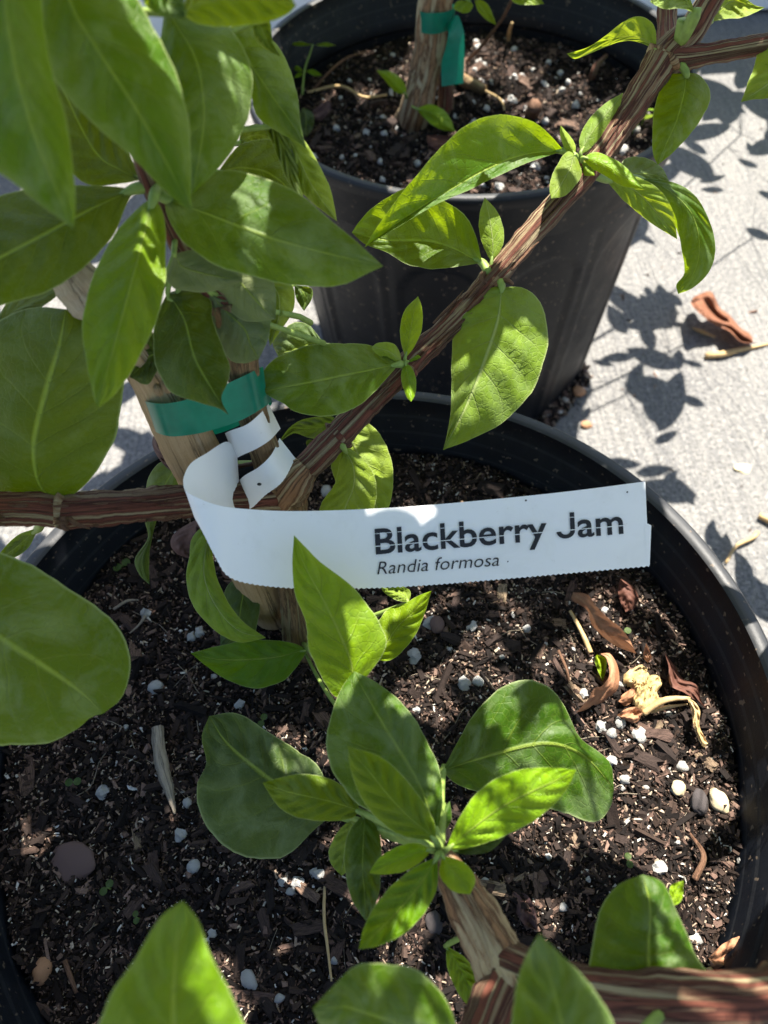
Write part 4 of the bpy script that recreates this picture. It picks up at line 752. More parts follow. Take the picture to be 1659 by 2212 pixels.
def ribbon(name, top, bot, m, parent=None, n=60, k=9, closed=False, teeth=0, thick=0.0):
    """strip between two image-space edge polylines of (x, y, depth)"""
    if closed: top = list(top) + [top[0]]; bot = list(bot) + [bot[0]]
    a = spline(top, n); b = spline(bot, n); V = []; UV = []
    for i in range(n):
        for j in range(k):
            t = j / (k - 1)
            if teeth and j == k - 1: t += 0.014 if (i % 2) else 0.0
            p = a[i] + (b[i] - a[i]) * t; V.append(P(*p)); UV.append((i / (n - 1), min(1, t)))
    return build(name, np.array(V), grid_faces(n, k), m, parent, np.array(UV))
tape = ribbon('tie_tape', [(302, 862, 0.221), (318, 868, 0.2135), (352, 872, 0.2105), (400, 864, 0.2115), (450, 846, 0.2138), (505, 822, 0.2150), (545, 803, 0.2168), (566, 792, 0.2250), (560, 800, 0.236), (505, 838, 0.237), (440, 868, 0.238), (370, 885, 0.237), (315, 878, 0.231)],
              [(330, 926, 0.2285), (342, 936, 0.2215), (372, 943, 0.2185), (420, 938, 0.2195), (462, 928, 0.2208), (520, 908, 0.2228), (562, 885, 0.2245), (586, 868, 0.2330), (580, 880, 0.245), (525, 915, 0.246), (460, 940, 0.247), (390, 952, 0.246), (340, 946, 0.240)], M['tape'], None, 110, 7, True)
tag(tape, 'green plastic tape binding the stake to the trunk above the white tag', 'tape')
tgo = thing('plant_tag', tuple(P(560, 1000, 0.239)), 'white printed plant tag wrapped round the trunk, reading Blackberry Jam', 'plant tag')
ribbon('wrap', [(486, 936, 0.2365), (498, 930, 0.2310), (533, 917, 0.2262), (562, 893, 0.2268), (580, 872, 0.236)], [(508, 992, 0.244), (522, 984, 0.2380), (555, 969, 0.2338), (584, 950, 0.2348), (606, 926, 0.244)], M['tag'], tgo, 34, 7)
ribbon('wrap', [(516, 1038, 0.2445), (530, 1026, 0.2385), (560, 1008, 0.2345), (586, 982, 0.2355), (604, 946, 0.2445)], [(508, 1102, 0.2480), (540, 1099, 0.2430), (572, 1070, 0.2380), (610, 1040, 0.2380), (638, 990, 0.2470)], M['tag'], tgo, 40, 9, teeth=1)
ribbon('loop', [(396, 1050, 0.2135), (397, 1030, 0.2150), (412, 1001, 0.2185), (446, 979, 0.2250), (490, 954, 0.2350), (512, 978, 0.2400)], [(398, 1054, 0.2137), (420, 1085, 0.2175), (446, 1112, 0.2240), (478, 1125, 0.2330), (512, 1112, 0.2420), (520, 1098, 0.2465)], M['tag'], tgo, 50, 11)
FT = [(396, 1050, 0.2135), (404, 1062, 0.2120), (424, 1074, 0.2112), (466, 1090, 0.2122), (514, 1098, 0.2150), (620, 1104, 0.2200), (760, 1101, 0.2240), (900, 1093, 0.2265), (1080, 1077, 0.2285), (1240, 1060, 0.2300), (1394, 1040, 0.2310)]
FB = [(420, 1118, 0.2145), (438, 1150, 0.2135), (468, 1208, 0.2140), (492, 1243, 0.2160), (540, 1260, 0.2190), (640, 1270, 0.2235), (780, 1270, 0.2270), (910, 1264, 0.2290), (1085, 1250, 0.2310), (1245, 1236, 0.2325), (1402, 1222, 0.2335)]
flag = ribbon('flag', FT, FB, M['tag'], tgo, 190, 15, teeth=1)
# the stepped end of the tape: a narrow toothed tab below the corner notch
ribbon('end_tab', [(1392, 1132, 0.23208), (1399, 1131, 0.23222), (1407, 1135, 0.2323)], [(1396, 1222, 0.23345), (1402, 1222, 0.2335), (1403.5, 1221, 0.2336)], M['tag'], tgo, 6, 30)
fts, fbs = spline(FT, 300), spline(FB, 300)
def flag_depth(x, y):
    a = np.interp(x, fts[20:, 0], fts[20:, 2]); ya = np.interp(x, fts[20:, 0], fts[20:, 1]); b = np.interp(x, fbs[40:, 0], fbs[40:, 2]); yb = np.interp(x, fbs[40:, 0], fbs[40:, 1])
    return a + (b - a) * (y - ya) / (yb - ya)
def text_width(body, offset):
    cu = bpy.data.curves.new('w', 'FONT'); cu.body = body; cu.size = 1.0; cu.offset = offset; o = bpy.data.objects.new('w', cu); col.objects.link(o)
    me = o.evaluated_get(bpy.context.evaluated_depsgraph_get()).to_mesh(); w = max(v.co.x for v in me.vertices); bpy.data.objects.remove(o); bpy.data.curves.remove(cu); return w
def lettering(body, p0, p1, capx, shear, offset, name, jx=None):
    cu = bpy.data.curves.new('lettering', 'FONT'); cu.body = body; cu.size = 1.0; cu.offset = offset; cu.resolution_u = 4
    o = bpy.data.objects.new('lettering_source', cu); col.objects.link(o)
    dg = bpy.context.evaluated_depsgraph_get(); me = o.evaluated_get(dg).to_mesh()
    bm = bmesh.new(); bm.from_mesh(me); o.evaluated_get(dg).to_mesh_clear()
    bpy.data.objects.remove(o); bpy.data.curves.remove(cu)
    if jx is not None:                                   # turn the stem at jx into a capital J: cut its foot and add a hook
        sw = 0.0
        for c in bm.verts:
            if jx - 0.2 < c.co.x < jx + 0.01 and c.co.y < 0.2: c.co.y = 0.2
        st = [c.co.x for c in bm.verts if jx - 0.2 < c.co.x < jx + 0.01]; sw = max(st) - min(st); cxj = max(st) - 0.235; ro, ri = 0.235, 0.235 - sw
        pr = None
        for k in range(15):
            a = -math.pi * k / 14 * 0.97; q = [bm.verts.new((cxj + r * math.cos(a), 0.205 + r * 0.92 * math.sin(a), 0)) for r in (ri, ro)]
            if pr: bm.faces.new((pr[0], pr[1], q[1], q[0]))
            pr = q
    xs = [v.co.x for v in bm.verts]; x0, x1 = min(xs), max(xs)
    ref = 0.73                                          # cap height of the built-in face, in em
    ex = np.array([p1[0] - p0[0], p1[1] - p0[1]]) / (x1 - x0); ey = np.array([-3.0 * capx / 57.0, -capx]) / ref; off = np.array(tgo.location)
    for c in bm.verts[:]:
        tx, ty = c.co.x - x0 + shear * c.co.y, c.co.y
        q = np.array(p0) + ex * tx + ey * ty
        w = P(q[0], q[1], flag_depth(q[0], q[1]) - 0.00035); c.co = Vector(w - off)
    me2 = bpy.data.meshes.new(name); bm.to_mesh(me2); bm.free(); me2.materials.append(M['ink'])
    t = bpy.data.objects.new(name, me2); col.objects.link(t); t.parent = tgo; return t
lettering('Blackberry  lam', (812, 1197), (1347, 1152), 57, 0.0, 0.014, 'lettering', text_width('Blackberry  l', 0.014))
lettering('Randia formosa', (815, 1241), (1078, 1222), 29, 0.22, -0.004, 'lettering')
# missing print lines across the bold letters
for dy, h in ((-17, 1.6), (-44, 1.0)):
    pts0 = [(805 + 545 * i / 20, 1197 - 45.8 * i / 20 + dy) for i in range(21)]
    v = []; 
    for (x, y) in pts0:
        for q in (0, h): v.append(P(x, y + q, flag_depth(x, y) - 0.00055))
    build('print_gap', np.array(v), [(2 * i, 2 * i + 1, 2 * i + 3, 2 * i + 2) for i in range(20)], M['tag'], tgo)
for (x, y, r) in ((1136, 1081, 2.2), (1097, 1213, 1.6), (1355, 1063, 2.0)):
    d = flag_depth(x, y) - 0.0004; v = [P(x + r * math.cos(a), y + r * math.sin(a), d) for a in np.linspace(0, 6.28, 9)[:-1]]; build('print_speck', np.array(v), [tuple(range(8))], M['ink'], tgo)
v = [P(544 + 16 + 5 * math.cos(a), 1046 + 3.4 * math.sin(a), 0.2352) for a in np.linspace(0, 6.28, 13)[:-1]]; build('punched_hole', np.array(v), [tuple(range(12))], M['ink'], tgo)

# --------------------------------------------------------- dry leaves and straw on the soil
def DS(x, y, h=0.004): return DZ(x, y, S1 + h)
def litter(name, label, cat, base, tip, L, Rr, h, m, mid=None, side=(0.0, 0.0), bend=0.0, z=S1, wav=0.002, NU=34, group=None):
    off = P(base[0], base[1], DZ(base[0], base[1], z + h[0])); th = thing(name, tuple(off), label, cat, group)
    leaf(th, base, tip, L, Rr, (DZ(*base, z + h[0]), DZ(*tip, z + h[1])), mid=mid, side=side, bend=bend, m=m, quilt=0.0006, wav=wav, name='blade', NU=NU, NV=6)
    return th
litter('dead_leaf', 'twisted orange-brown dead leaf lying on soil near the pot wall', 'dead leaf', (1238, 1279), (1374, 1412), [(1269, 1284), (1286, 1307), (1311, 1333), (1337, 1353), (1358, 1378)], [(1237, 1297), (1267, 1317), (1279, 1350), (1300, 1373), (1332, 1396)], (0.010, 0.006), 'dead', mid=[(1262, 1296), (1282, 1328), (1306, 1356), (1338, 1380)], side=(-0.006, 0.008), bend=-0.004)
litter('dead_leaf', 'curled brown dead leaf hooked like a claw on sunlit soil', 'dead leaf', (1297, 1412), (1244, 1540), [(1318, 1412), (1334, 1438), (1338, 1470), (1329, 1496), (1304, 1519), (1280, 1530)], [(1311, 1424), (1316, 1458), (1300, 1482), (1284, 1486), (1269, 1512)], (0.010, 0.003), 'dead', side=(0.006, -0.006), bend=-0.005)
litter('leaf_scrap', 'small green leaf scrap tucked in the claw shaped dead leaf', 'leaf', (1290, 1414), (1302, 1472), [(1284, 1425), (1292, 1450)], [(1308, 1422), (1310, 1445)], (0.009, 0.006), 'leaf_young', NU=20)
litter('dead_leaf', 'dark red dead leaf leaning against the inside of the pot', 'dead leaf', (1340, 1250), (1352, 1322), [(1368, 1266), (1379, 1292), (1368, 1316)], [(1335, 1275), (1340, 1300)], (0.012, 0.006), 'dead_red', side=(0.003, 0.003))
litter('dead_leaf', 'narrow brown dead leaf standing along the shaded pot wall', 'dead leaf', (1436, 1410), (1528, 1532), [(1459, 1440), (1475, 1465), (1505, 1480), (1514, 1512)], [(1444, 1440), (1448, 1480), (1476, 1495), (1496, 1508)], (0.008, 0.006), 'dead_red', side=(0.003, -0.004), wav=0.003)
litter('dead_leaf', 'tan strap shaped dry leaf bent down beside the pot wall', 'dead leaf', (1484, 1508), (1530, 1606), [(1500, 1516), (1512, 1535), (1511, 1568), (1522, 1592)], [(1494, 1534), (1498, 1566), (1508, 1596), (1520, 1614)], (0.010, 0.004), 'straw', side=(0.003, 0.002), bend=-0.004)
litter('dead_leaf', 'short orange dry leaf bit under the yellow crumbled scrap', 'dead leaf', (1332, 1545), (1388, 1540), [(1355, 1530), (1378, 1528)], [(1350, 1556), (1375, 1560)], (0.004, 0.006), 'dead', NU=20)
litter('dead_leaf', 'small hooked brown dead leaf touching the yellow crumbled scrap', 'dead leaf', (1336, 1515), (1368, 1470), [(1352, 1525), (1372, 1505)], [(1345, 1500), (1362, 1488)], (0.005, 0.008), 'dead', NU=20)
litter('dead_leaf', 'torn grey-brown leaf piece beside the lower right pot wall', 'dead leaf', (1530, 2070), (1612, 2040), [(1560, 2040), (1598, 2022)], [(1545, 2098), (1590, 2085), (1610, 2060)], (0.008, 0.012), 'dead', side=(0.002, 0.003), wav=0.003)
litter('dead_leaf', 'grey skeleton leaf lying on soil beside the tan shoot', 'dead leaf', (1108, 1925), (1160, 2010), [(1140, 1935), (1158, 1975)], [(1105, 1950), (1130, 1995)], (0.004, 0.004), 'dead_purple', NU=22)
litter('dead_leaf', 'thin pale leaf point standing above the yellow crumbled scrap', 'dead leaf', (1400, 1432), (1396, 1390), [(1407, 1420), (1402, 1402)], [(1390, 1420), (1392, 1402)], (0.008, 0.018), 'dead', NU=16)
# yellow crumbly scrap: lumpy flake with a ragged outline
outl = spline([(1353, 1447), (1392, 1428), (1406, 1447), (1424, 1452), (1436, 1468), (1424, 1491), (1431, 1503), (1411, 1528), (1392, 1537), (1374, 1512), (1374, 1484), (1355, 1466), (1353, 1447)], 64)[:-1]
outl = outl + np.array([(4.5 * noise.noise(Vector((q[0] * 0.12, q[1] * 0.12, 1))), 4.5 * noise.noise(Vector((q[0] * 0.12, q[1] * 0.12, 9)))) for q in outl])
cx, cy = 1395, 1480; V = []; rings = 12
for i in range(rings + 1):
    for k, q in enumerate(outl):
        t = i / rings; x, y = cx + (q[0] - cx) * t, cy + (q[1] - cy) * t; w = PZ(x, y, S1 + 0.007); w[2] += 0.0022 * noise.noise(Vector((x * 0.11, y * 0.11, 2))) + 0.0022 * noise.noise(Vector((x * 0.33, y * 0.33, 3))) + 0.0012 * noise.noise(Vector((x * 0.9, y * 0.9, 5))) - 0.004 * t ** 4; V.append(w)
tag(build('leaf_scrap', np.array(V), grid_faces(rings + 1, 63, 0, True), M['yellow_scrap'], origin=tuple(PZ(cx, cy, S1))), 'yellow crumbled dry leaf scrap lying in the sun on the soil', 'leaf scrap')
def stick(name, label, cat, pts, r, m, n=24, k=8, lump=0.1, group=None):
    w = np.array([PZ(x, y, S1 + h) for (x, y, h) in pts]); return tag(tube(name, w, r, m, None, n, k, lump, pts[0][0] * 0.01, origin=tuple(w[0])), label, cat, group)
stick('straw', 'thin tan straw lying diagonally on soil below the tag', 'straw', [(1232, 1320, 0.004), (1256, 1364, 0.005), (1276, 1410, 0.003)], [0.0007, 0.0009, 0.0011], M['straw'])
stick('straw', 'arched tan straw running from the yellow scrap to the wall', 'straw', [(1390, 1540, 0.004), (1438, 1512, 0.009), (1490, 1508, 0.008)], [0.0014, 0.0012, 0.0007], M['straw'])
stick('straw', 'short dry straw fork beneath the arched straw', 'straw', [(1405, 1538, 0.003), (1440, 1528, 0.004), (1485, 1521, 0.005)], [0.0008, 0.0007, 0.0003], M['straw'])
stick('wood_splinter', 'pale grey pointed wood splinter lying on the dark soil', 'wood splinter', [(340, 1572, 0.004), (350, 1650, 0.004), (366, 1710, 0.004), (378, 1758, 0.003)], [0.0024, 0.0026, 0.0018, 0.0004], M['grey_wood'], 30, 9, 0.25)
stick('root', 'long thin pale root lying on soil below a white bead', 'root', [(702, 1905, 0.003), (700, 1980, 0.003), (708, 2050, 0.003), (716, 2120, 0.002)], [0.0005, 0.0006, 0.0005, 0.0004], M['straw'])
stick('root', 'branched dry rootlet on soil beside the big left leaf', 'root', [(245, 1316, 0.003), (275, 1298, 0.004), (300, 1296, 0.003)], [0.0006, 0.0006, 0.0002], M['grey_wood'])
stick('root', 'dry white root tail with a pale bud on the soil', 'root', [(280, 1368, 0.002), (300, 1350, 0.003), (314, 1330, 0.004)], [0.0003, 0.0005, 0.0007], M['grey_wood'])
stick('twig', 'reddish curved twig lying on soil near the orange pebble', 'twig', [(140, 2075, 0.003), (152, 2110, 0.004), (165, 2145, 0.003)], [0.0008, 0.0008, 0.0006], M['twig'])
stick('twig', 'dry brown twig lying near the lower right pot wall', 'twig', [(1500, 1900, 0.004), (1520, 1850, 0.006), (1490, 1800, 0.004)], [0.0012, 0.001, 0.0005], M['twig'])
stick('twig', 'forked dry twig end at the lower right under the branch', 'twig', [(1532, 2090, 0.006), (1552, 2130, 0.005), (1575, 2170, 0.003)], [0.001, 0.0011, 0.0007], M['straw'])
stick('twig', 'dark twig leaning on the chips beside the claw leaf', 'twig', [(1206, 1405, 0.004), (1225, 1450, 0.004), (1232, 1500, 0.003)], [0.0006, 0.0006, 0.0004], M['twig'])
# seed-leaf pairs sprouting from the soil
def seedling(x, y, r, ang, z, label, group):
    p = PZ(x, y, z); th = thing('seedling', tuple(p), label, 'seedling', group); rr = r * DZ(x, y, z) / F_PX
    tube('stem', [p + (0, 0, -0.001), p + (0, 0, 0.003)], 0.00025, M['petiole'], th, 4, 5)
    for s in (-1, 1):
        c = p + np.array([math.cos(ang) * rr * s, math.sin(ang) * rr * s, 0.003]); n = 12
        V = [c] + [c + np.array([rr * 0.95 * math.cos(a), rr * 0.95 * math.sin(a), 0.0004]) for a in np.linspace(0, 6.283, n, endpoint=False)]
        build('seed_leaf', np.array(V), [(0, 1 + i, 1 + (i + 1) % n) for i in range(n)], M['leaf_blue'], th, np.full((n + 1, 2), 0.4))
for (x, y, r, a) in ((268, 1228, 10, 0.6), (165, 1694, 9, 0.05), (237, 1920, 9, 0.9), (570, 1562, 8, 1.2), (300, 1984, 7, 1.8), (1354, 1862, 8, 1.6), (1345, 1372, 8, 0.3), (800, 1155, 9, 1.4)):
    seedling(x, y, r, a, S1 + 0.002, 'tiny pair of round seed leaves sprouting from the dark soil', 'seed leaf pairs')

# --------------------------------------------------------- on the paving
GD = 0.0
litter('dead_leaf', 'crumpled reddish-brown dead leaf lying on the concrete paving', 'dead leaf', (1500, 640), (1628, 742), [(1535, 630), (1556, 665), (1575, 680), (1600, 708), (1622, 722)], [(1492, 655), (1512, 678), (1540, 700), (1575, 715), (1600, 738)], (0.016, 0.008), 'dead_dark', side=(0.012, -0.008), bend=-0.010, z=GD, wav=0.013)
def gstick(name, label, cat, pts, r, m, **k):
    w = np.array([PZ(x, y, h) for (x, y, h) in pts]); return tag(tube(name, w, r, m, None, 24, 8, 0.12, pts[0][0] * 0.01, origin=tuple(w[0])), label, cat)
gstick('straw', 'flat tan straw lying on the concrete by the dead leaf', 'straw', [(1524, 768, 0.003), (1560, 765, 0.004), (1600, 755, 0.003), (1665, 742, 0.002)], [0.0026, 0.0030, 0.0024, 0.0008], M['straw'])
gstick('straw', 'small straw sliver in the shadow of the crumpled leaf', 'straw', [(1496, 708, 0.002), (1515, 716, 0.003), (1545, 728, 0.002)], [0.0008, 0.0018, 0.0008], M['straw'])
gstick('straw', 'curved straw lying on sunlit concrete beside the pot rim', 'straw', [(1568, 1216, 0.002), (1590, 1180, 0.004), (1625, 1162, 0.004), (1636, 1150, 0.003)], [0.0010, 0.0013, 0.0016, 0.0018], M['straw'])
gstick('straw', 'broken straw end lying at the edge of the concrete', 'straw', [(1640, 1112, 0.004), (1662, 1124, 0.004), (1690, 1140, 0.004)], [0.0022, 0.0028, 0.0030], M['straw'])
stone('pebble', 1266, 920, 12, 9, 7, M['stone_orange'], 'orange-brown bark pebble on concrete beside the spilled soil', 'pebble', 61, GD)
stone('pebble', 1250, 848, 14, 11, 9, M['stone_orange'], 'orange chip topping the spilled soil at the rear pot foot', 'pebble', 62, 0.008)
stone('pebble', 1604, 1013, 18, 11, 4, M['stone_yellow'], 'flat cream chip lying on the sunlit concrete', 'pebble', 63, GD, 0.4)
rgs = np.random.RandomState(77); n = 1500; tt = rgs.rand(n); cxs = 1180 + 78 * tt; cys = 900 - 85 * tt ** 1.3
pts = np.array([PZ(x + rgs.normal(0, 9), y + rgs.normal(0, 9), 0.0) for x, y in zip(cxs, cys)]); pts[:, 2] = 0.0006 + 0.010 * rgs.rand(n) ** 1.6 * (1 - np.abs(tt - 0.5))
scatter_bits('spilled_soil', pts, 0.0012 + 0.004 * rgs.rand(n) ** 4, PAL[rgs.choice(8, n, p=PP)], 78, 'dark soil spilled on the concrete at the rear pot foot', 'soil')
n = 260; xs = rgs.uniform(0.12, 0.7, n); ys = rgs.uniform(0.15, 1.05, n)
scatter_bits('paving_grit', np.stack([xs, ys, np.full(n, 0.0005)], 1), 0.0008 + 0.0025 * rgs.rand(n) ** 5, PAL[rgs.choice([2, 3, 4, 5], n)], 79, 'scattered dark grit lying on the sunlit concrete', 'grit')

# --------------------------------------------------------- second shrub, in the pot behind
def P2(x, y, h=0.0): return PZ(x, y, S2 + h)
s2b = P2(893, 268)
shrub2 = thing('potted_shrub', tuple(s2b), 'shrub with a tan trunk and green tape growing in the rear pot', 'shrub')
ttop = P(945, -60, 0.505)
trunk2 = tube('trunk', np.vstack([P2(890, 276, -0.01)[None], px3([(896, 245, 0.548), (912, 182, 0.538), (929, 92, 0.522), (939, 5, 0.505)]), np.array([[0.075, 0.57, 0.36], [0.085, 0.585, 0.48], [0.10, 0.60, 0.62], [0.13, 0.62, 0.78], [0.16, 0.63, 0.92]])]),
              [0.0125, 0.0118, 0.0108, 0.0104, 0.0110, 0.0105, 0.0095, 0.008, 0.006, 0.004], M['bark_tan'], shrub2, 110, 18, 0.10, 12.0)
tube('side_stem', np.vstack([P2(962, 262, -0.006)[None], px3([(962, 245, 0.562), (965, 150, 0.545), (968, 50, 0.523), (970, -40, 0.506)]), np.array([[0.11, 0.58, 0.40], [0.18, 0.60, 0.55]])]), [0.0062, 0.0060, 0.0058, 0.0056, 0.005, 0.004, 0.002], M['bark_red'], shrub2, 60, 12, 0.1, 13.0)
tube('stub', [P2(879, 250, -0.004), P2(878, 238, 0.008), P(879, 222, DZ(879, 222, S2 + 0.016))], [0.0042, 0.0040, 0.0042], M['bark_tan'], shrub2, 12, 10, 0.2, 14.0)
tube('stub', [P2(868, 262, -0.004), P2(866, 252, 0.004), P(870, 232, DZ(870, 232, S2 + 0.012))], [0.0050, 0.0042, 0.002], M['bark_tan'], shrub2, 12, 10, 0.2, 15.0)
leaf(trunk2, (876, 204), (813, 152), [(877, 188), (866, 169), (843, 154)], [(853, 198), (833, 175)], (0.528, 0.522), m='leaf_young', NU=26, pet=[(879, 218, DZ(879, 222, S2 + 0.016))], side=(0.004, 0.004))
leaf(trunk2, (899, 235), (983, 285), [(929, 225), (959, 238), (975, 261)], [(919, 258), (948, 278)], (0.530, 0.528), m='leaf_young', NU=26, pet=[(888, 228, 0.5365)], side=(0.004, 0.004))
leaf(trunk2, (1014, 2), (1000, 29), [(1022, 12), (1014, 26)], [(990, 2), (980, 18)], (0.48, 0.476), m='leaf_young', NU=20, pet=[(975, -20, 0.497)])
leaf(trunk2, (1024, -6), (1072, 54), [(1052, 8), (1066, 36)], [(1032, 22), (1050, 42)], (0.48, 0.485), m='leaf_young', NU=20, pet=[(970, -30, 0.5)])
leaf(trunk2, (1085, -40), (1175, 8), [(1140, -40)], [(1110, 5), (1150, 10)], (0.46, 0.46), m='leaf_young', NU=20, pet=[(975, -40, 0.5)])
ring = ribbon('tie_tape', [(902, 20, 0.507), (915, 27, 0.5000), (940, 28, 0.4955), (965, 25, 0.501), (983, 15, 0.511), (975, 8, 0.532), (930, 10, 0.532)], [(900, 64, 0.517), (912, 71, 0.5100), (936, 74, 0.5055), (962, 68, 0.511), (979, 56, 0.520), (970, 50, 0.541), (925, 55, 0.541)], M['tape'], None, 70, 6, True)
tag(ring, 'green plastic tape ring around the tan trunk in the rear pot', 'tape')
tail = ribbon('tie_tape', [(972, 48, 0.508), (988, 32, 0.503), (1000, 60, 0.507), (1003, 82, 0.511), (1003, 130, 0.520), (1001, 180, 0.529)], [(966, 55, 0.510), (968, 75, 0.507), (962, 105, 0.512), (954, 132, 0.517), (953, 160, 0.523), (954, 187, 0.528)], M['tape'], None, 40, 7)
tag(tail, 'loose green tape tail hanging beside the tan trunk', 'tape')
# weed with opposite leaves, rear pot
wd = P2(653, 206); weed = thing('weed', tuple(wd), 'slender weed with paired narrow leaves in the rear pot', 'weed')
tube('stem', np.vstack([P2(653, 212, -0.004)[None], P2(653, 205, 0.004)[None], px3([(658, 152, 0.575), (670, 115, 0.57), (676, 96, 0.566)])]), [0.0009, 0.0009, 0.0008, 0.0007, 0.0005], M['petiole'], weed, 24, 7)
for b, t, w in (((675, 97), (621, 96), 4), ((679, 97), (727, 98), 4), ((657, 154), (628, 145), 5), ((660, 153), (696, 163), 6), ((657, 158), (634, 168), 5)):
    mx, my = (b[0] + t[0]) / 2, (b[1] + t[1]) / 2; dd = 0.566 if b[1] < 120 else 0.575
    leaf(weed, b, t, [(mx, my - w - 2)], [(mx, my + w - 1)], (dd, dd), m='leaf_young', NU=16, NV=4)
def stick2(name, label, cat, pts, r, m, n=26):
    w = np.array([P2(*p) for p in pts]); return tag(tube(name, w, r, m, None, n, 8, 0.12, pts[0][0] * 0.01, origin=tuple(w[0])), label, cat)
stick2('twig', 'arching thin red twig beside the weed in rear pot', 'twig', [(661, 214, -0.002), (707, 160, 0.014), (750, 125, 0.016), (795, 112, 0.004)], [0.0010, 0.0009, 0.0008, 0.0006], M['twig'])
stick2('root', 'wavy yellow root running across the rear pot soil', 'root', [(664, 200, 0.004), (734, 186, 0.005), (787, 210, 0.004), (836, 205, 0.003)], [0.0010, 0.0011, 0.0011, 0.0008], M['straw'])
stick2('root', 'thick brown root stub beside the tan trunk', 'root', [(990, 168, 0.004), (1015, 180, 0.006), (1046, 195, 0.005)], [0.0050, 0.0046, 0.0036], M['bark_lower'])
stick2('root', 'thin curved root leading away from the brown stub', 'root', [(1046, 195, 0.004), (1080, 215, 0.004), (1090, 238, 0.002)], [0.0010, 0.0009, 0.0006], M['straw'])
stick2('twig', 'long thin orange twig leaning right of the green tape', 'twig', [(1005, 136, 0.001), (1040, 100, 0.03), (1085, 40, 0.06), (1110, -10, 0.09)], [0.0013, 0.0012, 0.0011, 0.0009], M['twig'])
stick2('twig', 'short upright dry sprig on the rear pot soil', 'twig', [(1098, 95, -0.002), (1100, 70, 0.012), (1106, 50, 0.026)], [0.0016, 0.0014, 0.0010], M['straw'])
stick2('twig', 'dark dead stub with pale cut end in rear pot', 'twig', [(1148, 250, -0.003), (1151, 240, 0.008), (1154, 228, 0.018)], [0.0058, 0.0052, 0.0048], M['twig'])
stick2('twig', 'dark curved root standing near the rear pot wall', 'twig', [(1278, 175, -0.002), (1282, 158, 0.008), (1290, 140, 0.012), (1310, 120, 0.014)], [0.0028, 0.0026, 0.0022, 0.0014], M['bark_red'])
litter('dead_leaf', 'red and green dying leaf on soil below the tan trunk', 'dead leaf', (922, 292), (965, 330), [(950, 292), (985, 300)], [(925, 312), (945, 325)], (0.006, 0.004), 'dead_red', z=S2, NU=20)
litter('dead_leaf', 'reddish curled dead leaf behind the weed in rear pot', 'dead leaf', (668, 246), (716, 222), [(685, 232), (705, 218)], [(690, 262), (712, 240)], (0.006, 0.012), 'dead_purple', z=S2, NU=20)
litter('fallen_leaf', 'round dark green leaf at the foot of the weed', 'leaf', (655, 232), (662, 296), [(676, 245), (676, 275)], [(646, 250), (646, 280)], (0.012, 0.004), 'leaf_dark', z=S2, NU=20)
for i, (x, y, r) in enumerate(((1386, 268, 16), (1366, 285, 14), (1352, 300, 12), (1372, 250, 12))):
    p = P2(x, y, 0.002); th = thing('weed', tuple(p), 'bright green small leafed weed at the front rim of rear pot', 'weed', 'small weeds at the rim of the rear pot')
    tube('stem', [p - (0, 0, 0.003), p + (0.001, 0, 0.012)], 0.0005, M['petiole'], th, 5, 5)
    for a in range(5):
        o = far_leaf(th, p + np.array([0, 0, 0.004 + 0.002 * a]), (math.cos(a * 1.9 + i), math.sin(a * 1.9 + i), 0.3), r * 0.52 / F_PX * 1.6, rl); o.data = FAR[2]

# --------------------------------------------------------- unseen crown foliage, each leaf added and placed to throw the dappled shade
from mathutils.bvhtree import BVHTree
bpy.context.view_layer.update()
rc = random.Random(29)
bv = []; bf = []
for o in list(sc.objects):
    if o.type != 'MESH' or o.name.split('.')[0] in ('soil_crumbs', 'soil_fibres', 'perlite_bead', 'bark_chip', 'paving_grit', 'lettering', 'print_gap', 'seed_leaf'): continue
    n0 = len(bv); mw = np.array(o.matrix_world); co = np.zeros(len(o.data.vertices) * 3); o.data.vertices.foreach_get('co', co)
    bv += (co.reshape(-1, 3) @ mw[:3, :3].T + mw[:3, 3]).tolist(); bf += [[n0 + i for i in p.vertices] for p in o.data.polygons]
tree = BVHTree.FromPolygons(bv, bf)
S = np.array(TO_SUN); EX = np.cross(S, (0, 0, 1)); EX /= np.linalg.norm(EX); EY = np.cross(S, EX)
def seen(x, y):
    h = tree.ray_cast(Vector(CAM), Vector(ray(x, y)).normalized())
    if h[0] is None: return None
    p = np.array(h[0])
    if tree.ray_cast(Vector(p + S * 0.0015), TO_SUN)[0] is not None: return None          # already shaded by something in the place
    return p
def in_poly(x, y, pl):
    c = False; j = len(pl) - 1
    for i in range(len(pl)):
        if (pl[i][1] > y) != (pl[j][1] > y) and x < (pl[j][0] - pl[i][0]) * (y - pl[i][1]) / (pl[j][1] - pl[i][1]) + pl[i][0]: c = not c
        j = i
    return c
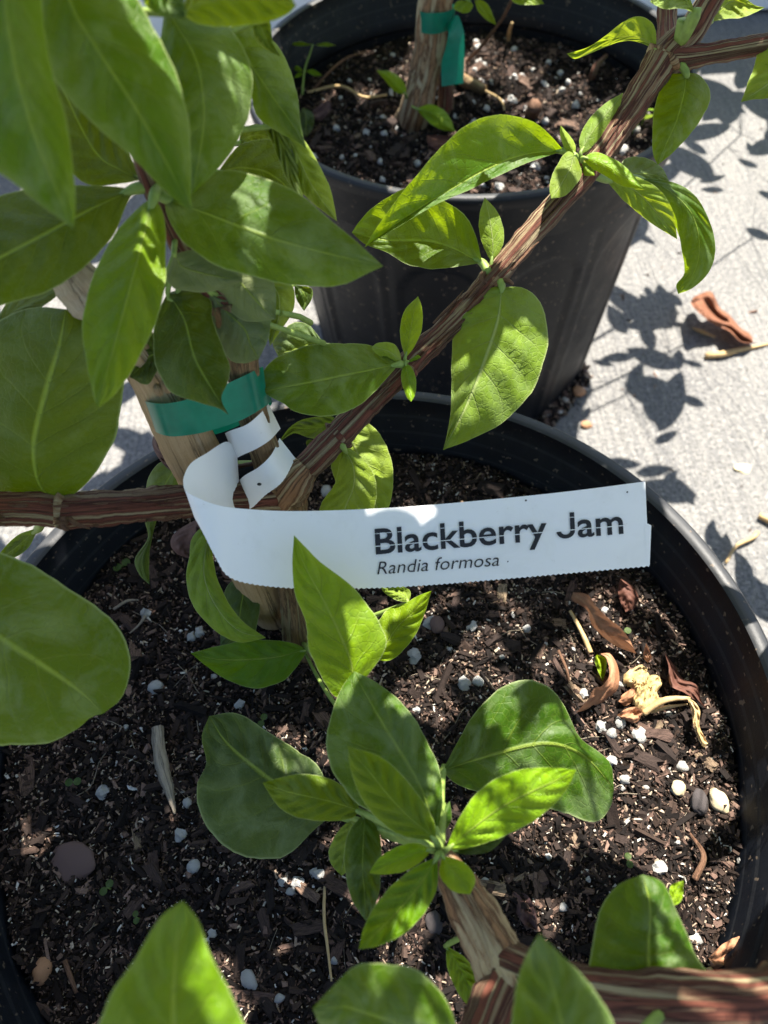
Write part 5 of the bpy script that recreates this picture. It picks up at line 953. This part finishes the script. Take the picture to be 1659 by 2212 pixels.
# spots to stay sunlit: the added crown leaves are placed around them
LIT = [(900, 1475, 45), (945, 1530, 38), (880, 1510, 30), (1110, 1345, 25), (1290, 1500, 50), (1395, 1480, 48), (1450, 1525, 35), (1512, 1565, 25), (1300, 1340, 40), (1480, 1650, 48), (1540, 1720, 50), (1450, 1740, 35), (1380, 1590, 30),
       (1200, 1800, 40), (1150, 1832, 30), (1450, 1880, 40), (1520, 1950, 55), (1585, 1880, 28), (860, 2050, 30), (905, 1990, 20), (840, 2085, 25), (70, 1820, 25), (625, 1625, 25), (690, 1660, 20), (1130, 1700, 62), (1010, 1790, 35), (1190, 1680, 40),
       (1270, 1742, 40), (1090, 1530, 20), (1180, 1575, 12), (1250, 1600, 18), (945, 1700, 18), (790, 1340, 35), (812, 1400, 25), (770, 1450, 18), (905, 1302, 20), (1110, 780, 45), (1060, 850, 42), (1020, 900, 30), (1150, 745, 30), (995, 790, 16),
       (1262, 955, 25), (1300, 985, 20), (1470, 1112, 25), (1500, 1150, 25), (1560, 1235, 28), (1640, 1370, 30), (1633, 1690, 20), (1645, 1880, 30), (1120, 560, 35), (1160, 500, 40), (1200, 455, 30), (1080, 385, 25), (1000, 420, 25), (1150, 352, 20), (1170, 300, 28), (930, 455, 15),
       (830, 450, 20), (960, 450, 40), (1005, 490, 20), (1062, 485, 40), (1320, 372, 35), (1290, 265, 35), (1330, 70, 40), (1600, 20, 35), (1430, 470, 30), (1485, 410, 30), (1425, 240, 20), (1300, 380, 30), (780, 930, 30), (805, 1012, 25), (740, 1020, 15), (545, 430, 25), (552, 500, 25), (545, 395, 15),
       (300, 20, 28), (375, 150, 12), (535, 172, 14), (470, 2120, 40), (500, 2180, 40), (440, 2062, 15), (940, 2140, 25), (960, 2190, 25), (1440, 2000, 30), (1482, 2070, 38), (1450, 1950, 15), (1000, 2120, 30), (1560, 2170, 60), (1640, 2190, 30),
       (1366, 720, 17), (1341, 744, 17), (1294, 766, 10), (1451, 735, 24), (1338, 805, 21), (1402, 802, 10), (1296, 818, 24), (1323, 845, 24), (1299, 882, 24), (1372, 872, 14), (1344, 946, 38), (1299, 921, 24), (1396, 976, 28), (1378, 921, 17), (1375, 622, 15), (1405, 610, 12), (1390, 561, 35),
       (1560, 330, 36), (1615, 280, 28), (1500, 420, 24), (1600, 400, 40), (1650, 350, 20), (1560, 150, 26), (1570, 470, 40), (1640, 460, 30), (1050, 140, 40), (1110, 162, 40), (1140, 250, 30), (1190, 230, 40), (1250, 200, 26), (1240, 290, 24), (780, 220, 12), (1380, 270, 30), (1000, 160, 18), (1330, 560, 28), (1290, 700, 22), (1370, 440, 14), (915, 150, 40), (928, 60, 42), (902, 225, 26), (1050, 1400, 32), (1250, 1420, 28), (1330, 1620, 40), (1420, 1690, 38), (1120, 1790, 25), (1290, 1800, 34), (1600, 1960, 24), (1180, 1985, 22), (1310, 320, 30), (1350, 1420, 30), (1500, 1800, 32), (1350, 1740, 30), (1385, 1830, 28), (1430, 1960, 22), (1560, 2020, 34), (1000, 1430, 26), (1080, 1480, 22), (960, 1420, 24), (1180, 1440, 24), (1240, 1740, 22),
       (310, 910, 20), (290, 880, 14), (250, 990, 18), (222, 1010, 14), (110, 1160, 20), (30, 1150, 20), (640, 690, 36), (620, 722, 26), (665, 640, 14), (170, 650, 25)]
LITP = [[(1420, 500), (1400, 560), (1440, 600), (1480, 660), (1470, 720), (1510, 790), (1480, 840), (1530, 870), (1480, 900), (1460, 960), (1440, 1000), (1480, 1040), (1520, 1090), (1690, 1290), (1690, 520)]]
def is_lit(x, y, grow=0.0): return any((x - a) ** 2 + (y - b) ** 2 < (r + grow) ** 2 for a, b, r in LIT) or any(in_poly(x, y, pl) for pl in LITP)
lit2 = []; dark = []
for iy in range(-6, 2230, 12):
    for ix in range(-6, 1672, 12):
        if is_lit(ix, iy):
            p = seen(ix, iy)
            if p is not None: lit2.append(p)
for iy in range(-40, 2260, 24):
    for ix in range(-40, 1700, 24):
        x, y = ix + rc.uniform(-8, 8), iy + rc.uniform(-8, 8)
        if not is_lit(x, y, 8):
            p = seen(x, y)
            if p is not None: dark.append(p)
# work in the plane across the sun's rays
flat = lambda p: np.stack([np.asarray(p) @ EX, np.asarray(p) @ EY], -1)
LQ = flat(np.array(lit2)); DQ = flat(np.array(dark)); covered = np.zeros(len(DQ), bool)
pick = []; DZ_ = np.array(dark)[:, 2]
def in_frame(p):
    q = p - CAM; dep = q[1] * cp - q[2] * sp
    if dep < 0.002: return False
    a, b = q[0] / dep, (q[1] * sp + q[2] * cp) / dep; a, b = cr * a + sr * b, -sr * a + cr * b
    return abs(a) < 0.56 and abs(b) < 0.73
def inside(q, c, a, L, w):
    ca, sa = math.cos(a), math.sin(a); x = (q[:, 0] - c[0]) * ca + (q[:, 1] - c[1]) * sa; y = -(q[:, 0] - c[0]) * sa + (q[:, 1] - c[1]) * ca
    u = x / L + 0.5; ok = (u > 0) & (u < 1); h = np.zeros(len(q)); h[ok] = w * L * np.sin(np.pi * u[ok] ** 0.85) ** 0.8
    return ok & (np.abs(y) < h)
fails = np.zeros(len(DQ), int); rounds = 0
while len(pick) < 520 and rounds < 900 and (~covered & (fails < 7)).sum() > 20:
    rounds += 1
    best = None; free = np.nonzero(~covered & (fails < 7))[0]
    for k in rc.sample(list(free), min(14, len(free))):
        a = rc.random() * 6.283
        for L in (0.082, 0.070, 0.060, 0.050, 0.040, 0.032, 0.025, 0.020):
            c = DQ[k] + np.array([rc.gauss(0, 0.12), rc.gauss(0, 0.10)]) * L
            if inside(LQ, c, a, L * 1.04, 0.21).any(): continue
            g_ = (inside(DQ, c, a, L, 0.19) & ~covered).sum()
            if g_ > 0 and (best is None or g_ > best[0]): best = (g_, c, a, L)
            break
        else: fails[k] += 1
    if best is None: continue
    _, c, a, L = best; covered |= inside(DQ, c, a, L, 0.19)
    dv = EX * math.cos(a) + EY * math.sin(a); hitm = inside(DQ, c, a, L, 0.19)
    z = DZ_[hitm].max() + rc.uniform(0.05, 0.11); c0 = EX * c[0] + EY * c[1]
    while True:                                            # raise the added shading leaf until it is out of frame
        ctr_ = c0 + S * ((z - c0[2]) / S[2])
        if not any(in_frame(ctr_ + dv * L * k) for k in (-0.55, 0, 0.55)) and np.linalg.norm(ctr_ - CAM) > 0.07: break
        z += 0.012
    z += rc.uniform(0.0, 0.05); ctr_ = c0 + S * ((z - c0[2]) / S[2])
    pick.append((ctr_ - dv * L / 2, dv, L))
print('crown leaves', len(pick), 'lit', len(lit2), 'dark', len(dark), 'uncovered', int((~covered).sum()))
TOPS = {0: (shrub2, [np.array([0.085, 0.585, 0.48]), np.array([0.093, 0.593, 0.55]), np.array([0.10, 0.60, 0.62])]),
        1: (nshrub, [nb0 + (-0.025, 0.011, 0.19), nb0 + (-0.03, 0.012, 0.24), nb0 + (-0.04, 0.02, 0.36)])}
pick.sort(key=lambda p: p[0][1])                          # the nearer ones hang on the overreaching shrub, the rest on the one behind
n1 = max(0, min(240, len(pick) - 290)); n1 = max(n1, min(200, len(pick) // 3)); parts_ = [(1, pick[:n1]), (0, pick[n1:n1 + 298])]
for which, mine_all in parts_:
    owner, tops = TOPS[which]; nb_l = 14
    ends = [mine_all[i][0] for i in rc.sample(range(len(mine_all)), min(nb_l, len(mine_all)))]
    lab = [min(range(len(ends)), key=lambda k: np.linalg.norm(p[0] - ends[k])) for p in mine_all]
    for k in range(len(ends)):
        mine = [p for p, l in zip(mine_all, lab) if l == k]
        if not mine: continue
        e = np.mean([p[0] for p in mine], axis=0); t0 = min(tops, key=lambda t: abs(t[2] - (e[2] - 0.06))); lift_ = 0.06
        while lift_ < 0.6 and any(in_frame(t0 * (1 - q) + e * q + np.array([0, 0, lift_ * 4 * q * (1 - q)])) for q in np.linspace(0, 1, 15)): lift_ += 0.03
        arc = lambda q: t0 * (1 - q) + e * q + np.array([0, 0, lift_ * 4 * q * (1 - q)])
        v, F, uv = tube_data([arc(q) for q in np.linspace(0, 1, 6)], [0.0032, 0.0028, 0.0022, 0.0017, 0.0012, 0.0008], 20, 7); V = [v]; UV = [uv]; off = len(v)
        cl = np.array([arc(q) for q in np.linspace(0, 1, 24)])
        for p, dv, L in mine:                              # each leaf's stalk runs back to its branch
            b = cl[np.argmin(np.linalg.norm(cl - p, axis=1))]; up_ = 0.004
            while up_ < 0.5 and any(in_frame(b * (1 - q) + p * q + np.array([0, 0, up_ * 4 * q * (1 - q)])) for q in np.linspace(0, 1, 11)): up_ += 0.02
            v, f, uv = tube_data([b * (1 - q) + p * q + np.array([0, 0, up_ * 4 * q * (1 - q)]) for q in (0, .25, .5, .75, 1)], [0.0003, 0.00028, 0.00026, 0.00024, 0.0002], 10, 4)
            V.append(v); UV.append(uv); F += [tuple(x + off for x in ff) for ff in f]; off += len(v)
        br = build('branch', np.vstack(V), F, M['bark_red'], owner, np.vstack(UV))
        for p, dv, L in mine: far_leaf(br, p, dv, L, rc, S)
